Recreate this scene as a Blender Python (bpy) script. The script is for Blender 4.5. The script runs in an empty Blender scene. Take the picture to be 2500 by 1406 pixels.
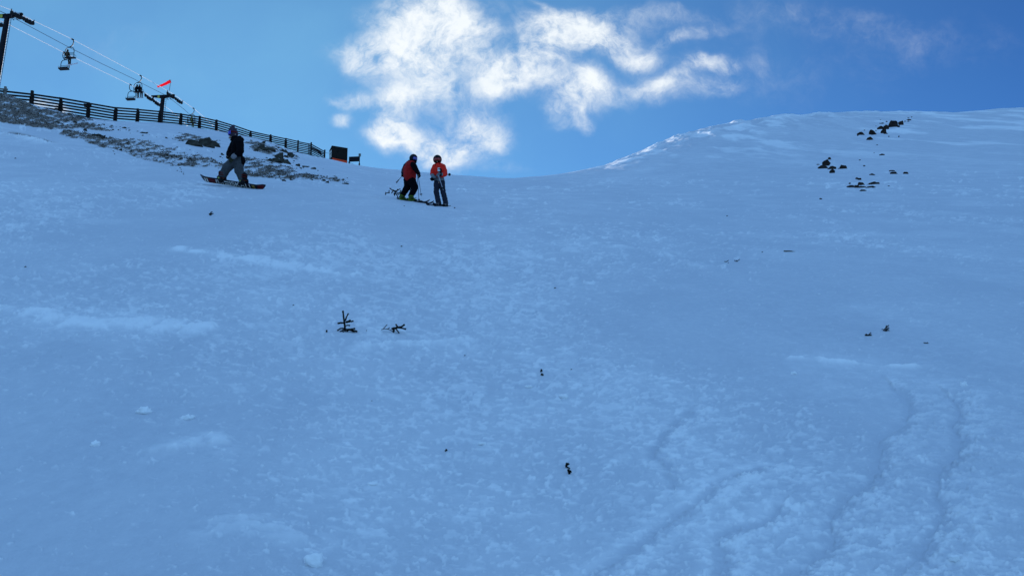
import bpy, bmesh, math, random
import numpy as np
from mathutils import Vector, Matrix, noise as mnoise

random.seed(7)
rng = np.random.default_rng(7)
SC = bpy.context.scene
COL = SC.collection
R = math.radians

# ------------------------------------------------------------------ camera
F = 2165.0                       # focal length in pixels of the 2500 px wide photograph
PITCH = R(8.7)
CAMZ = 1.6
cd = bpy.data.cameras.new('camera')
cam = bpy.data.objects.new('camera', cd)
COL.objects.link(cam)
cam.location = (0, 0, CAMZ)
cam.rotation_euler = (R(90) + PITCH, 0, 0)
cd.sensor_width = 36.0
cd.lens = 36.0 * F / 2500.0
cd.clip_start = 0.05
cd.clip_end = 5000
SC.camera = cam

# ------------------------------------------------------------------ exposure
SC.view_settings.view_transform = 'Standard'
SC.view_settings.look = 'None'
SC.view_settings.exposure = 0.9
SC.view_settings.gamma = 1.0

# ------------------------------------------------------------------ sun
SUN_EL = R(14.5)
SUN_AZ = R(-15.0)                # left of straight ahead, behind the crest
sd = Vector((math.sin(SUN_AZ) * math.cos(SUN_EL), math.cos(SUN_AZ) * math.cos(SUN_EL), math.sin(SUN_EL)))
sl = bpy.data.lights.new('sun', 'SUN')
sl.energy = 4.5
sl.angle = R(0.5)
sl.color = (1.0, 0.95, 0.86)
so = bpy.data.objects.new('sun', sl)
COL.objects.link(so)
so.rotation_euler = sd.to_track_quat('Z', 'Y').to_euler()

cp, sp = math.cos(PITCH), math.sin(PITCH)


def ray(px, py):
    a = (px - 1250.0) / F
    b = (703.0 - py) / F
    return Vector((a, cp - b * sp, sp + b * cp))


def P(px, py, Y):
    d = ray(px, py)
    return Vector((0, 0, CAMZ)) + d * (Y / d.y)


def ut(px, py):
    d = ray(px, py)
    return d.x / d.y, d.z / d.y


# ------------------------------------------------------------------ sky
def build_world():
    w = bpy.data.worlds.new('World')
    SC.world = w
    w.use_nodes = True
    nt = w.node_tree
    N, L = nt.nodes, nt.links
    for n in list(N):
        N.remove(n)

    def nd(t, **kw):
        n = N.new(t)
        for k, v in kw.items():
            setattr(n, k, v)
        return n

    def math_(op, a, b=None, clamp=False):
        n = nd('ShaderNodeMath', operation=op, use_clamp=clamp)
        for i, v in enumerate((a, b)):
            if v is None:
                continue
            if isinstance(v, (int, float)):
                n.inputs[i].default_value = v
            else:
                L.new(v, n.inputs[i])
        return n.outputs[0]

    sky = nd('ShaderNodeTexSky', sky_type='NISHITA')
    sky.sun_disc = False
    sky.sun_elevation = SUN_EL
    sky.sun_rotation = SUN_AZ
    sky.altitude = 3600
    sky.air_density = 1.3
    sky.dust_density = 0.15
    sky.ozone_density = 3.0
    tint = nd('ShaderNodeMix', data_type='RGBA', blend_type='MULTIPLY')
    tint.inputs['Factor'].default_value = 1.0
    L.new(sky.outputs[0], tint.inputs['A'])
    tint.inputs['B'].default_value = SKYTINT

    tc = nd('ShaderNodeTexCoord')
    sep = nd('ShaderNodeSeparateXYZ')
    L.new(tc.outputs['Generated'], sep.inputs[0])
    yy = math_('MAXIMUM', sep.outputs[1], 0.05)
    u = math_('DIVIDE', sep.outputs[0], yy)
    v = math_('DIVIDE', sep.outputs[2], yy)
    uv = nd('ShaderNodeCombineXYZ')
    L.new(u, uv.inputs[0])
    L.new(v, uv.inputs[1])

    def noise(scale, detail, rough, vec, dist=0.0, off=0.0):
        m = nd('ShaderNodeMapping')
        m.inputs['Location'].default_value = (off, off * 0.7, off * 1.3)
        L.new(vec, m.inputs['Vector'])
        n = nd('ShaderNodeTexNoise', noise_dimensions='3D')
        n.inputs['Scale'].default_value = scale
        n.inputs['Detail'].default_value = detail
        n.inputs['Roughness'].default_value = rough
        n.inputs['Distortion'].default_value = dist
        L.new(m.outputs[0], n.inputs['Vector'])
        return n

    # wind warped sky coordinates
    wn = noise(9.0, 5, 0.6, uv.outputs[0])
    sub = nd('ShaderNodeVectorMath', operation='SUBTRACT')
    L.new(wn.outputs['Color'], sub.inputs[0])
    sub.inputs[1].default_value = (0.5, 0.5, 0.5)
    scl = nd('ShaderNodeVectorMath', operation='SCALE')
    L.new(sub.outputs[0], scl.inputs[0])
    scl.inputs['Scale'].default_value = 0.055
    add = nd('ShaderNodeVectorMath', operation='ADD')
    L.new(uv.outputs[0], add.inputs[0])
    L.new(scl.outputs[0], add.inputs[1])
    wuv = add.outputs[0]

    blobs = [  # cloud banks by bearing: centre, half sizes, turn, weight
        (985, 45, 110, 62, 0, 1.0), (925, 132, 115, 46, 4, 1.15), (1040, 112, 100, 60, 10, 1.0), (1085, 30, 90, 62, 20, 1.0),
        (1150, 75, 70, 36, 20, .85), (985, 208, 120, 42, 10, .5), (1060, 220, 86, 50, 0, .62), (1105, 150, 90, 60, 0, .5),
        (1020, 345, 115, 40, 14, 1.25), (960, 265, 48, 52, 30, .85), (955, 322, 50, 26, 20, .8), (1080, 372, 60, 32, 0, .9), (1172, 322, 72, 54, 10, 1.1), (1110, 285, 90, 34, 0, .5),
        (1225, 205, 74, 38, -25, 1.0), (1290, 165, 80, 52, -40, 1.1), (1350, 90, 90, 62, -20, 1.05), (1440, 78, 95, 50, 15, 1.0),
        (1510, 118, 95, 38, 20, .62), (1290, 60, 50, 30, -20, .45), (1190, 130, 60, 50, 0, .25), (1195, 165, 55, 42, 30, .5),
        (1400, 228, 84, 56, 10, 1.2), (1375, 285, 44, 30, 0, .6), (1440, 200, 50, 36, 20, .7), (1425, 306, 22, 18, 0, .7),
        (1560, 225, 70, 34, -10, .62), (1640, 212, 70, 36, 0, .5), (1660, 178, 85, 18, -30, .5), (1735, 145, 58, 22, 4, .85),
        (1690, 78, 85, 15, -12, .36), (1620, 110, 62, 16, -28, .42), (1560, 146, 54, 22, 0, .5), (1838, 140, 30, 40, 20, .22), (1745, 200, 60, 30, 0, .4),
        (862, 240, 52, 20, 6, .85), (842, 280, 28, 16, 0, .75), (1322, 14, 36, 12, 30, .5), (1230, 22, 60, 30, 0, .3),
        (1560, 40, 180, 34, 0, .42), (2080, 170, 300, 90, -10, .17), (2300, 90, 260, 80, 10, .15), (2000, 40, 220, 50, 10, .14), (120, 252, 62, 18, 8, 1.6), (1230, 150, 330, 150, 0, .12), (1650, 130, 260, 110, 10, .18), (1150, 410, 160, 24, 0, .4),
        (300, 120, 260, 90, 10, .16), (1900, 40, 200, 60, 10, .18),
    ]
    tot = None
    for (bx, by, rx, ry, rot, wt) in blobs:
        cu, cv = ut(bx, by)
        m = nd('ShaderNodeMapping', vector_type='TEXTURE')
        m.inputs['Location'].default_value = (cu, cv, 0)
        m.inputs['Rotation'].default_value = (0, 0, R(-rot))
        m.inputs['Scale'].default_value = (CS * rx / F, CS * ry / F, 1)
        L.new(wuv, m.inputs['Vector'])
        ln = nd('ShaderNodeVectorMath', operation='LENGTH')
        L.new(m.outputs[0], ln.inputs[0])
        mr = nd('ShaderNodeMapRange', interpolation_type='SMOOTHERSTEP')
        L.new(ln.outputs['Value'], mr.inputs[0])
        mr.inputs[1].default_value = 1.0
        mr.inputs[2].default_value = 0.0
        mr.inputs[3].default_value = 0.0
        mr.inputs[4].default_value = wt
        tot = mr.outputs[0] if tot is None else math_('ADD', tot, mr.outputs[0])
    tot = math_('MINIMUM', tot, 1.5)
    n1 = noise(22.0, 12, 0.62, wuv, 0.25, 3.1)
    n2 = noise(64.0, 9, 0.70, wuv, 0.9, 7.7)
    nn = math_('ADD', math_('MULTIPLY', n1.outputs['Fac'], 0.74), math_('MULTIPLY', n2.outputs['Fac'], 0.26))
    nn = math_('SUBTRACT', nn, 0.5)
    d = math_('ADD', math_('MULTIPLY', tot, 0.95), math_('MULTIPLY', nn, math_('ADD', math_('MULTIPLY', tot, 3.9), 0.25)))
    mr = nd('ShaderNodeMapRange', interpolation_type='SMOOTHSTEP')
    L.new(d, mr.inputs[0])
    mr.inputs[1].default_value = 0.06
    mr.inputs[2].default_value = 1.9
    front = nd('ShaderNodeMapRange')
    L.new(sep.outputs[1], front.inputs[0])
    front.inputs[1].default_value = 0.1
    front.inputs[2].default_value = 0.3
    alpha = math_('MULTIPLY', mr.outputs[0], front.outputs[0], True)

    def smooth(val, a, b):
        q = nd('ShaderNodeMapRange', interpolation_type='SMOOTHSTEP')
        L.new(val, q.inputs[0])
        q.inputs[1].default_value = a
        q.inputs[2].default_value = b
        return q.outputs[0]
    # unseen cloud added overhead and behind the camera to brighten the shaded snow
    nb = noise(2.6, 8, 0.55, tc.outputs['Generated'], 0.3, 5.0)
    rear_fill = math_('MULTIPLY', smooth(sep.outputs[1], .66, .25), smooth(nb.outputs['Fac'], *REAR_FILL))
    rear_fill = math_('MULTIPLY', rear_fill, smooth(sep.outputs[2], -.05, .05))
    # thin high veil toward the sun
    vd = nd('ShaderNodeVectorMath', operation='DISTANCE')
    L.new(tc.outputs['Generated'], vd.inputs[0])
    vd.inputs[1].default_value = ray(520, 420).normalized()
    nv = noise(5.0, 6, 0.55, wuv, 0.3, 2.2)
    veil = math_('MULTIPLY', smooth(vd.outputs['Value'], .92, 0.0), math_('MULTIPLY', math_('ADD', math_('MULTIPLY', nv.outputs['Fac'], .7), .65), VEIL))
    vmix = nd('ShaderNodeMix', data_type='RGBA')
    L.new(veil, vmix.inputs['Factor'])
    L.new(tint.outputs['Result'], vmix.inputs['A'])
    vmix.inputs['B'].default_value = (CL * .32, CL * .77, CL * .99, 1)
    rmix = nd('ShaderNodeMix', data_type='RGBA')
    L.new(rear_fill, rmix.inputs['Factor'])
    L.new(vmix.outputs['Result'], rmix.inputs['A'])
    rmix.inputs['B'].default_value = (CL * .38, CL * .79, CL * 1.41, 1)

    n3 = noise(30.0, 8, 0.6, wuv, 0.3, 1.7)
    cr = nd('ShaderNodeMix', data_type='RGBA')
    L.new(n3.outputs['Fac'], cr.inputs['Factor'])
    cr.inputs['A'].default_value = (CL * 0.84, CL * 0.93, CL * 1.0, 1)
    cr.inputs['B'].default_value = (CL * 1.05, CL * 1.08, CL * 1.1, 1)
    mix = nd('ShaderNodeMix', data_type='RGBA')
    L.new(alpha, mix.inputs['Factor'])
    L.new(rmix.outputs['Result'], mix.inputs['A'])
    L.new(cr.outputs['Result'], mix.inputs['B'])
    bg = nd('ShaderNodeBackground')
    bg.inputs['Strength'].default_value = 0.1
    L.new(mix.outputs['Result'], bg.inputs['Color'])
    out = nd('ShaderNodeOutputWorld')
    L.new(bg.outputs[0], out.inputs[0])


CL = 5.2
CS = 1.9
REAR_FILL = (.40, .58)
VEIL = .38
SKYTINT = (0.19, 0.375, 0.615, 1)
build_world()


# ------------------------------------------------------------------ materials
def mat(name, col, rough=0.7, metal=0.0, var=0.25, scale=6.0, bump=0.0, spec=0.12, col2=None, stretch=(1, 1, 1)):
    m = bpy.data.materials.new(name)
    m.use_nodes = True
    nt = m.node_tree
    b = nt.nodes['Principled BSDF']
    b.inputs['Roughness'].default_value = rough
    b.inputs['Metallic'].default_value = metal
    b.inputs['Specular IOR Level'].default_value = spec
    tc = nt.nodes.new('ShaderNodeTexCoord')
    mp = nt.nodes.new('ShaderNodeMapping')
    mp.inputs['Scale'].default_value = stretch
    nt.links.new(tc.outputs['Object'], mp.inputs['Vector'])
    nz = nt.nodes.new('ShaderNodeTexNoise')
    nz.inputs['Scale'].default_value = scale
    nz.inputs['Detail'].default_value = 6
    nz.inputs['Roughness'].default_value = 0.6
    nt.links.new(mp.outputs[0], nz.inputs['Vector'])
    rp = nt.nodes.new('ShaderNodeValToRGB')
    c2 = col2 or tuple(min(1, c * (1 + var)) for c in col)
    c1 = tuple(c * (1 - var) for c in col) if col2 is None else col
    rp.color_ramp.elements[0].position = 0.32
    rp.color_ramp.elements[1].position = 0.68
    rp.color_ramp.elements[0].color = (*c1, 1)
    rp.color_ramp.elements[1].color = (*c2, 1)
    nt.links.new(nz.outputs['Fac'], rp.inputs['Fac'])
    nt.links.new(rp.outputs[0], b.inputs['Base Color'])
    if bump:
        bp = nt.nodes.new('ShaderNodeBump')
        bp.inputs['Strength'].default_value = 0.7
        bp.inputs['Distance'].default_value = bump
        nt.links.new(nz.outputs['Fac'], bp.inputs['Height'])
        nt.links.new(bp.outputs[0], b.inputs['Normal'])
    return m


def snow_mat(name, terrain):
    m = bpy.data.materials.new(name)
    m.use_nodes = True
    nt = m.node_tree
    N, L = nt.nodes, nt.links
    b = N['Principled BSDF']
    b.inputs['Roughness'].default_value = 0.62
    b.inputs['Specular IOR Level'].default_value = 0.3
    tc = N.new('ShaderNodeTexCoord')

    def noise(scale, detail, rough, stretch=(1, 1, 1), rot=0.0):
        mp = N.new('ShaderNodeMapping')
        mp.inputs['Scale'].default_value = stretch
        mp.inputs['Rotation'].default_value = (0, 0, rot)
        L.new(tc.outputs['Object'], mp.inputs['Vector'])
        n = N.new('ShaderNodeTexNoise')
        n.inputs['Scale'].default_value = scale
        n.inputs['Detail'].default_value = detail
        n.inputs['Roughness'].default_value = rough
        L.new(mp.outputs[0], n.inputs['Vector'])
        return n.outputs['Fac']

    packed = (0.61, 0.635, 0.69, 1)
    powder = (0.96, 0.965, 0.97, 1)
    if not terrain:
        b.inputs['Base Color'].default_value = powder
        n = noise(60, 4, .6)
        bp = N.new('ShaderNodeBump')
        bp.inputs['Strength'].default_value = 0.5
        bp.inputs['Distance'].default_value = 0.01
        L.new(n, bp.inputs['Height'])
        L.new(bp.outputs[0], b.inputs['Normal'])
        return m
    at = N.new('ShaderNodeAttribute')
    at.attribute_name = 'powder'
    tf = N.new('ShaderNodeAttribute')
    tf.attribute_name = 'turf'

    def mth(op, a, c, clamp=False):
        n = N.new('ShaderNodeMath')
        n.operation = op
        n.use_clamp = clamp
        for i, v in enumerate((a, c)):
            if isinstance(v, (int, float)):
                n.inputs[i].default_value = v
            else:
                L.new(v, n.inputs[i])
        return n.outputs[0]
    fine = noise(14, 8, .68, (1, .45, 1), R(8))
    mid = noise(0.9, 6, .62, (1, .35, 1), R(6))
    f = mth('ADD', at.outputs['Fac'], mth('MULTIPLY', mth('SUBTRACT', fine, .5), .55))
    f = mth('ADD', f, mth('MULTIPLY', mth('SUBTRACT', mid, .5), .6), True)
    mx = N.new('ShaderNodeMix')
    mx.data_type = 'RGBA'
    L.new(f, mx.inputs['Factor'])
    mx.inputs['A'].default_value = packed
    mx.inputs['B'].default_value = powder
    # exposed turf and soil
    tn = noise(5, 8, .7, (.35, 1, 1), R(-12))
    rp = N.new('ShaderNodeValToRGB')
    rp.color_ramp.elements[0].position = .3
    rp.color_ramp.elements[0].color = (.022, .016, .012, 1)
    rp.color_ramp.elements[1].position = .7
    rp.color_ramp.elements[1].color = (.27, .20, .145, 1)
    L.new(tn, rp.inputs['Fac'])
    mx2 = N.new('ShaderNodeMix')
    mx2.data_type = 'RGBA'
    L.new(tf.outputs['Fac'], mx2.inputs['Factor'])
    L.new(mx.outputs['Result'], mx2.inputs['A'])
    L.new(rp.outputs[0], mx2.inputs['B'])
    L.new(mx2.outputs['Result'], b.inputs['Base Color'])
    fb = noise(32, 6, .7, (1, .6, 1))
    bp = N.new('ShaderNodeBump')
    bp.inputs['Strength'].default_value = 0.55
    bp.inputs['Distance'].default_value = 0.02
    L.new(fb, bp.inputs['Height'])
    L.new(bp.outputs[0], b.inputs['Normal'])
    return m


# ------------------------------------------------------------------ numpy noise
def vnoise(x, y, seed=0):
    xi = np.floor(x).astype(np.int64)
    yi = np.floor(y).astype(np.int64)
    xf = (x - xi)
    yf = (y - yi)
    xf = xf * xf * xf * (xf * (xf * 6 - 15) + 10)
    yf = yf * yf * yf * (yf * (yf * 6 - 15) + 10)

    def h(a, b):
        n = (a * 374761393 + b * 668265263 + seed * 1442695041) & 0xffffffff
        n = ((n ^ (n >> 13)) * 1274126177) & 0xffffffff
        n = ((n ^ (n >> 16)) * 2246822519) & 0xffffffff
        return ((n ^ (n >> 15)) & 0xffffff) / float(0xffffff)
    a = h(xi, yi)
    b = h(xi + 1, yi)
    c = h(xi, yi + 1)
    d = h(xi + 1, yi + 1)
    return (a + (b - a) * xf) * (1 - yf) + (c + (d - c) * xf) * yf


def fbm(x, y, oct=4, seed=0, gain=.5):
    s = 0
    a = 1.0
    t = 0
    for i in range(oct):
        s = s + a * vnoise(x * 2 ** i + i * 17.3, y * 2 ** i - i * 9.1, seed + i)
        t += a
        a *= gain
    return s / t


def sstep(a, b, x):
    k = np.clip((x - a) / (b - a), 0, 1)
    return k * k * (3 - 2 * k)


# ------------------------------------------------------------------ terrain function
SKY = [(-900, 190), (-300, 212), (-100, 224), (0, 230), (20, 232), (40, 241), (60, 247), (79, 254), (110, 262), (149, 272), (180, 279), (217, 287),
       (283, 295), (337, 297), (391, 299), (442, 305), (488, 313), (529, 319), (571, 328), (612, 336), (661, 348), (698, 362),
       (728, 373), (760, 381), (793, 387), (830, 395), (853, 401), (878, 405), (900, 409), (960, 415), (1050, 423), (1130, 430),
       (1220, 437), (1260, 437), (1320, 432), (1400, 420), (1440, 411), (1480, 402), (1520, 385), (1560, 369), (1620, 347),
       (1680, 323), (1740, 308), (1830, 293), (1900, 284), (1960, 279), (2030, 275), (2100, 275), (2200, 273), (2280, 275),
       (2330, 275), (2380, 272), (2430, 267), (2500, 264), (2800, 258), (3400, 262), (4500, 330)]
_u = np.array([ut(*p)[0] for p in SKY])
_t = np.array([ut(*p)[1] for p in SKY])
UG = np.linspace(-1.8, 1.8, 7201)
TG = np.interp(UG, _u, _t)
_k = np.exp(-0.5 * (np.arange(-24, 25) / 7.0) ** 2)
_k /= _k.sum()
TG = np.convolve(np.pad(TG, 24, mode='edge'), _k, mode='valid')
FP = [(13, 54), (79, 55.5), (149, 57.5), (217, 60), (283, 62.5), (337, 65), (391, 68), (442, 71), (488, 74), (529, 77.5), (571, 81),
      (612, 85), (661, 90), (698, 94), (728, 98), (760, 102), (793, 104)]
_d = [(-900, 45), (-200, 51)] + FP + [(900, 112), (1250, 130), (1440, 165), (1600, 205), (2000, 245), (2500, 240), (4000, 200)]
YCG = np.interp(UG, [(p[0] - 1250) / F / (cp - sp * .16) for p in _d], [p[1] for p in _d])
_k2 = np.exp(-0.5 * (np.arange(-60, 61) / 20.0) ** 2)
_k2 /= _k2.sum()
YCG = np.convolve(np.pad(YCG, 60, mode='edge'), _k2, mode='valid')
_s = [(-900, .36), (0, .35), (570, .3316), (780, .322), (1000, .3085), (1075, .3035), (1250, .30), (1700, .30), (2500, .312), (4000, .33)]
SG = np.interp(UG, [(p[0] - 1250) / F for p in _s], [p[1] for p in _s])
_k3 = np.exp(-0.5 * (np.arange(-240, 241) / 80.0) ** 2)
_k3 /= _k3.sum()
SG = np.convolve(np.pad(SG, 240, mode='edge'), _k3, mode='valid')


def H(x, y):
    x = np.asarray(x, float)
    y = np.asarray(y, float)
    ue = x / (y + 6 * np.exp(np.clip(-y / 8, -50, 50)))
    T = np.interp(ue, UG, TG)
    yc = np.interp(ue, UG, YCG)
    s = np.interp(ue, UG, SG)
    w = sstep(0, 1, (y - 22) / (yc - 22))
    z = s * y * (1 - w) + (CAMZ + y * T) * w
    over = np.maximum(y - yc, 0)
    z = np.where(y > yc, CAMZ + y * T - .15 * over ** 2 / (over + 14), z)
    return z


_ys = np.exp(np.linspace(math.log(2.2), math.log(420), 5000))


def ground_at(px, py):
    u, t = ut(px, py)
    zr = CAMZ + t * _ys
    g = H(u * _ys, _ys)
    hit = np.nonzero(zr <= g)[0]
    if len(hit) == 0:
        i = int(np.argmin(zr - g))
    else:
        i = max(hit[0], 1)
    y = _ys[i]
    return Vector((u * y, y, float(g[i])))


def Hs(x, y):
    return float(H(np.array([x]), np.array([y]))[0])


# ------------------------------------------------------------------ mesh helpers
def link(o, parent=None):
    COL.objects.link(o)
    if parent is not None:
        o.parent = parent
        o.matrix_parent_inverse = Matrix.Identity(4)
    return o


def finish(name, bm, m, parent=None, origin=None, smooth=False):
    """bm holds world coordinates; the object gets its origin at `origin`, or its parent's."""
    org = Vector(origin) if origin is not None else (world_org(parent) if parent is not None else Vector((0, 0, 0)))
    bmesh.ops.translate(bm, verts=bm.verts, vec=-org)
    me = bpy.data.meshes.new(name)
    bm.to_mesh(me)
    bm.free()
    if m is not None:
        me.materials.append(m)
    if smooth:
        for p in me.polygons:
            p.use_smooth = True
    o = bpy.data.objects.new(name, me)
    if parent is None:
        o.location = org
    else:
        o.location = org - world_org(parent)
    return link(o, parent)


def world_org(o):
    v = Vector((0, 0, 0))
    while o is not None:
        v = v + Vector(o.location)
        o = o.parent
    return v


def empty(name, loc):
    o = bpy.data.objects.new(name, None)
    o.location = loc
    o.empty_display_size = 0.2
    return link(o)


def tag(o, label, cat, group=None):
    o['label'] = label
    o['category'] = cat
    if group:
        o['group'] = group
    return o


def kind(o, k, label=None):
    o['kind'] = k
    if label:
        o['label'] = label
    return o


def frame(d):
    d = d.normalized()
    a = Vector((0, 0, 1)) if abs(d.z) < .9 else Vector((1, 0, 0))
    x = d.cross(a).normalized()
    return x, d.cross(x).normalized()


def tube(bm, pts, rad, seg=8, caps=True):
    pts = [Vector(p) for p in pts]
    if isinstance(rad, (int, float)):
        rad = [rad] * len(pts)
    rings = []
    px = None
    for i, p in enumerate(pts):
        d = (pts[min(i + 1, len(pts) - 1)] - pts[max(i - 1, 0)])
        d.normalize()
        if px is None:
            x, y = frame(d)
        else:
            x = (px - d * px.dot(d)).normalized()
            y = d.cross(x)
        px = x
        rings.append([bm.verts.new(p + (x * math.cos(2 * math.pi * k / seg) + y * math.sin(2 * math.pi * k / seg)) * rad[i]) for k in range(seg)])
    for a, b in zip(rings, rings[1:]):
        for k in range(seg):
            bm.faces.new((a[k], a[(k + 1) % seg], b[(k + 1) % seg], b[k]))
    if caps:
        bm.faces.new(list(reversed(rings[0])))
        bm.faces.new(rings[-1])


def beam(bm, a, b, w, h, up=Vector((0, 0, 1)), bev=0.0):
    """box bar from a to b, w across, h along up"""
    a, b = Vector(a), Vector(b)
    d = (b - a).normalized()
    s = d.cross(up).normalized()
    u = s.cross(d).normalized()
    vs = []
    for p in (a, b):
        for (i, j) in ((-1, -1), (1, -1), (1, 1), (-1, 1)):
            vs.append(bm.verts.new(p + s * (i * w / 2) + u * (j * h / 2)))
    fs = [(3, 2, 1, 0), (4, 5, 6, 7), (0, 1, 5, 4), (1, 2, 6, 5), (2, 3, 7, 6), (3, 0, 4, 7)]
    for f in fs:
        bm.faces.new([vs[i] for i in f])


def box(bm, c, e1, e2, e3, a, b, h):
    """box centred on c with half sizes a, b, h along unit axes"""
    c = Vector(c)
    vs = [bm.verts.new(c + e1 * (i * a) + e2 * (j * b) + e3 * (k * h)) for k in (-1, 1) for (i, j) in ((-1, -1), (1, -1), (1, 1), (-1, 1))]
    for f in [(3, 2, 1, 0), (4, 5, 6, 7), (0, 1, 5, 4), (1, 2, 6, 5), (2, 3, 7, 6), (3, 0, 4, 7)]:
        bm.faces.new([vs[i] for i in f])


def ellipsoid(bm, c, r, seg=14, rings=9, rot=None):
    m = Matrix.Translation(Vector(c)) @ (rot.to_4x4() if rot is not None else Matrix.Identity(4)) @ Matrix.Diagonal((*r, 1))
    bmesh.ops.create_uvsphere(bm, u_segments=seg, v_segments=rings, radius=1.0, matrix=m)


def capsule(bm, a, ra, b, rb, seg=12):
    ellipsoid(bm, a, (ra,) * 3, seg, 8)
    ellipsoid(bm, b, (rb,) * 3, seg, 8)
    if (Vector(a) - Vector(b)).length > 1e-4:
        tube(bm, [a, b], [ra, rb], seg)


def skin(name, chains, m, parent=None, voxel=.014, smooth=4, wrinkle=0.0, extra=(), origin=None):
    """one continuous surface round chains of (point, radius)"""
    bm = bmesh.new()
    for ch in chains:
        for (a, ra), (b, rb) in zip(ch, ch[1:]):
            capsule(bm, a, ra, b, rb)
    for (c, r) in extra:
        ellipsoid(bm, c, r)
    me = bpy.data.meshes.new('tmp')
    bm.to_mesh(me)
    bm.free()
    t = bpy.data.objects.new('tmp', me)
    COL.objects.link(t)
    md = t.modifiers.new('r', 'REMESH')
    md.mode = 'VOXEL'
    md.voxel_size = voxel
    md.use_smooth_shade = True
    if smooth:
        ms = t.modifiers.new('s', 'SMOOTH')
        ms.factor = .5
        ms.iterations = smooth
    dg = bpy.context.evaluated_depsgraph_get()
    dg.update()
    ev = t.evaluated_get(dg)
    nm = bpy.data.meshes.new_from_object(ev)
    bpy.data.objects.remove(t)
    bpy.data.meshes.remove(me)
    bm = bmesh.new()
    bm.from_mesh(nm)
    bpy.data.meshes.remove(nm)
    if wrinkle:
        bm.normal_update()
        for v in bm.verts:
            q = v.co * 9.0
            v.co = v.co + v.normal * wrinkle * mnoise.fractal(Vector((q.x, q.y, q.z * 1.9)), 1.0, 2.0, 3)
    return finish(name, bm, m, parent, origin, True)


def shell_patch(bm, c, r, yaw0, yaw1, el0, el1, th, n=12, mrows=6, sq=(1, 1, 1), rot=None):
    """curved plate on a sphere round c (goggle lens, strap, visor); yaw from +x toward +y"""
    rot = rot or Matrix.Identity(3)
    grid = []
    for rr in (r + th, r):
        g = []
        for j in range(mrows + 1):
            e = el0 + (el1 - el0) * j / mrows
            row = []
            for i in range(n + 1):
                a = yaw0 + (yaw1 - yaw0) * i / n
                p = Vector((math.cos(a) * math.cos(e) * sq[0], math.sin(a) * math.cos(e) * sq[1], math.sin(e) * sq[2])) * rr
                row.append(bm.verts.new(Vector(c) + rot @ p))
            g.append(row)
        grid.append(g)
    o, q = grid
    for j in range(mrows):
        for i in range(n):
            bm.faces.new((o[j][i], o[j][i + 1], o[j + 1][i + 1], o[j + 1][i]))
            bm.faces.new((q[j][i], q[j + 1][i], q[j + 1][i + 1], q[j][i + 1]))
    for i in range(n):
        bm.faces.new((o[0][i], q[0][i], q[0][i + 1], o[0][i + 1]))
        bm.faces.new((o[mrows][i], o[mrows][i + 1], q[mrows][i + 1], q[mrows][i]))
    for j in range(mrows):
        bm.faces.new((o[j][0], o[j + 1][0], q[j + 1][0], q[j][0]))
        bm.faces.new((o[j][n], q[j][n], q[j + 1][n], o[j + 1][n]))


def grow(pts, n=6):
    """smooth curve through pts (Catmull-Rom)"""
    pts = [Vector(p) for p in pts]
    q = [pts[0] * 2 - pts[1]] + pts + [pts[-1] * 2 - pts[-2]]
    out = []
    for i in range(1, len(q) - 2):
        a, b, c, d = q[i - 1], q[i], q[i + 1], q[i + 2]
        for k in range(n):
            t = k / n
            out.append(.5 * ((2 * b) + (c - a) * t + (2 * a - 5 * b + 4 * c - d) * t * t + (3 * b - a - 3 * c + d) * t ** 3))
    out.append(pts[-1])
    return out


# ------------------------------------------------------------------ ground
def poly_mask(px, py, poly):
    inside = np.zeros(px.shape, bool)
    n = len(poly)
    for i in range(n):
        x1, y1 = poly[i]
        x2, y2 = poly[(i + 1) % n]
        c = ((y1 > py) != (y2 > py)) & (px < (x2 - x1) * (py - y1) / ((y2 - y1) + 1e-12) + x1)
        inside ^= c
    return inside


def line_dist(X, Y, pts):
    """distance to a polyline on the ground, and side (+ = right of travel)"""
    best = np.full(X.shape, 1e9)
    side = np.zeros(X.shape)
    for (ax, ay), (bx, by) in zip(pts, pts[1:]):
        dx, dy = bx - ax, by - ay
        l2 = dx * dx + dy * dy + 1e-12
        k = np.clip(((X - ax) * dx + (Y - ay) * dy) / l2, 0, 1)
        ex, ey = X - (ax + k * dx), Y - (ay + k * dy)
        d = np.hypot(ex, ey)
        m = d < best
        best = np.where(m, d, best)
        side = np.where(m, np.sign(ex * dy - ey * dx), side)
    return best, side


TURF = [  # bare wind-scoured turf on the left bank, outlined as seen from the camera
    [(-40, 228), (22, 231), (50, 247), (80, 260), (120, 270), (150, 276), (186, 282), (220, 296), (250, 306), (284, 320), (262, 322), (212, 313), (170, 312), (140, 316), (90, 307), (50, 303), (-40, 290)],
    [(140, 324), (180, 318), (216, 328), (260, 338), (320, 340), (380, 348), (420, 364), (500, 385), (545, 402), (540, 410), (500, 406), (460, 404), (400, 396), (340, 386), (300, 372), (240, 358), (200, 342), (160, 332)],
    [(438, 324), (470, 328), (512, 336), (530, 346), (520, 354), (470, 352), (430, 346), (420, 340), (440, 334)],
    [(604, 344), (640, 348), (662, 356), (690, 372), (668, 380), (640, 374), (612, 366), (600, 356)],
    [(590, 378), (640, 392), (690, 404), (740, 420), (790, 432), (850, 446), (846, 450), (790, 446), (740, 444), (690, 440), (660, 434), (620, 426), (590, 420)],
    [(690, 365), (708, 372), (730, 388), (720, 392), (696, 380)],
]


def Z8(x, y):
    return (1600 + x / 2.778, 900 + y / 2.778)


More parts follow.
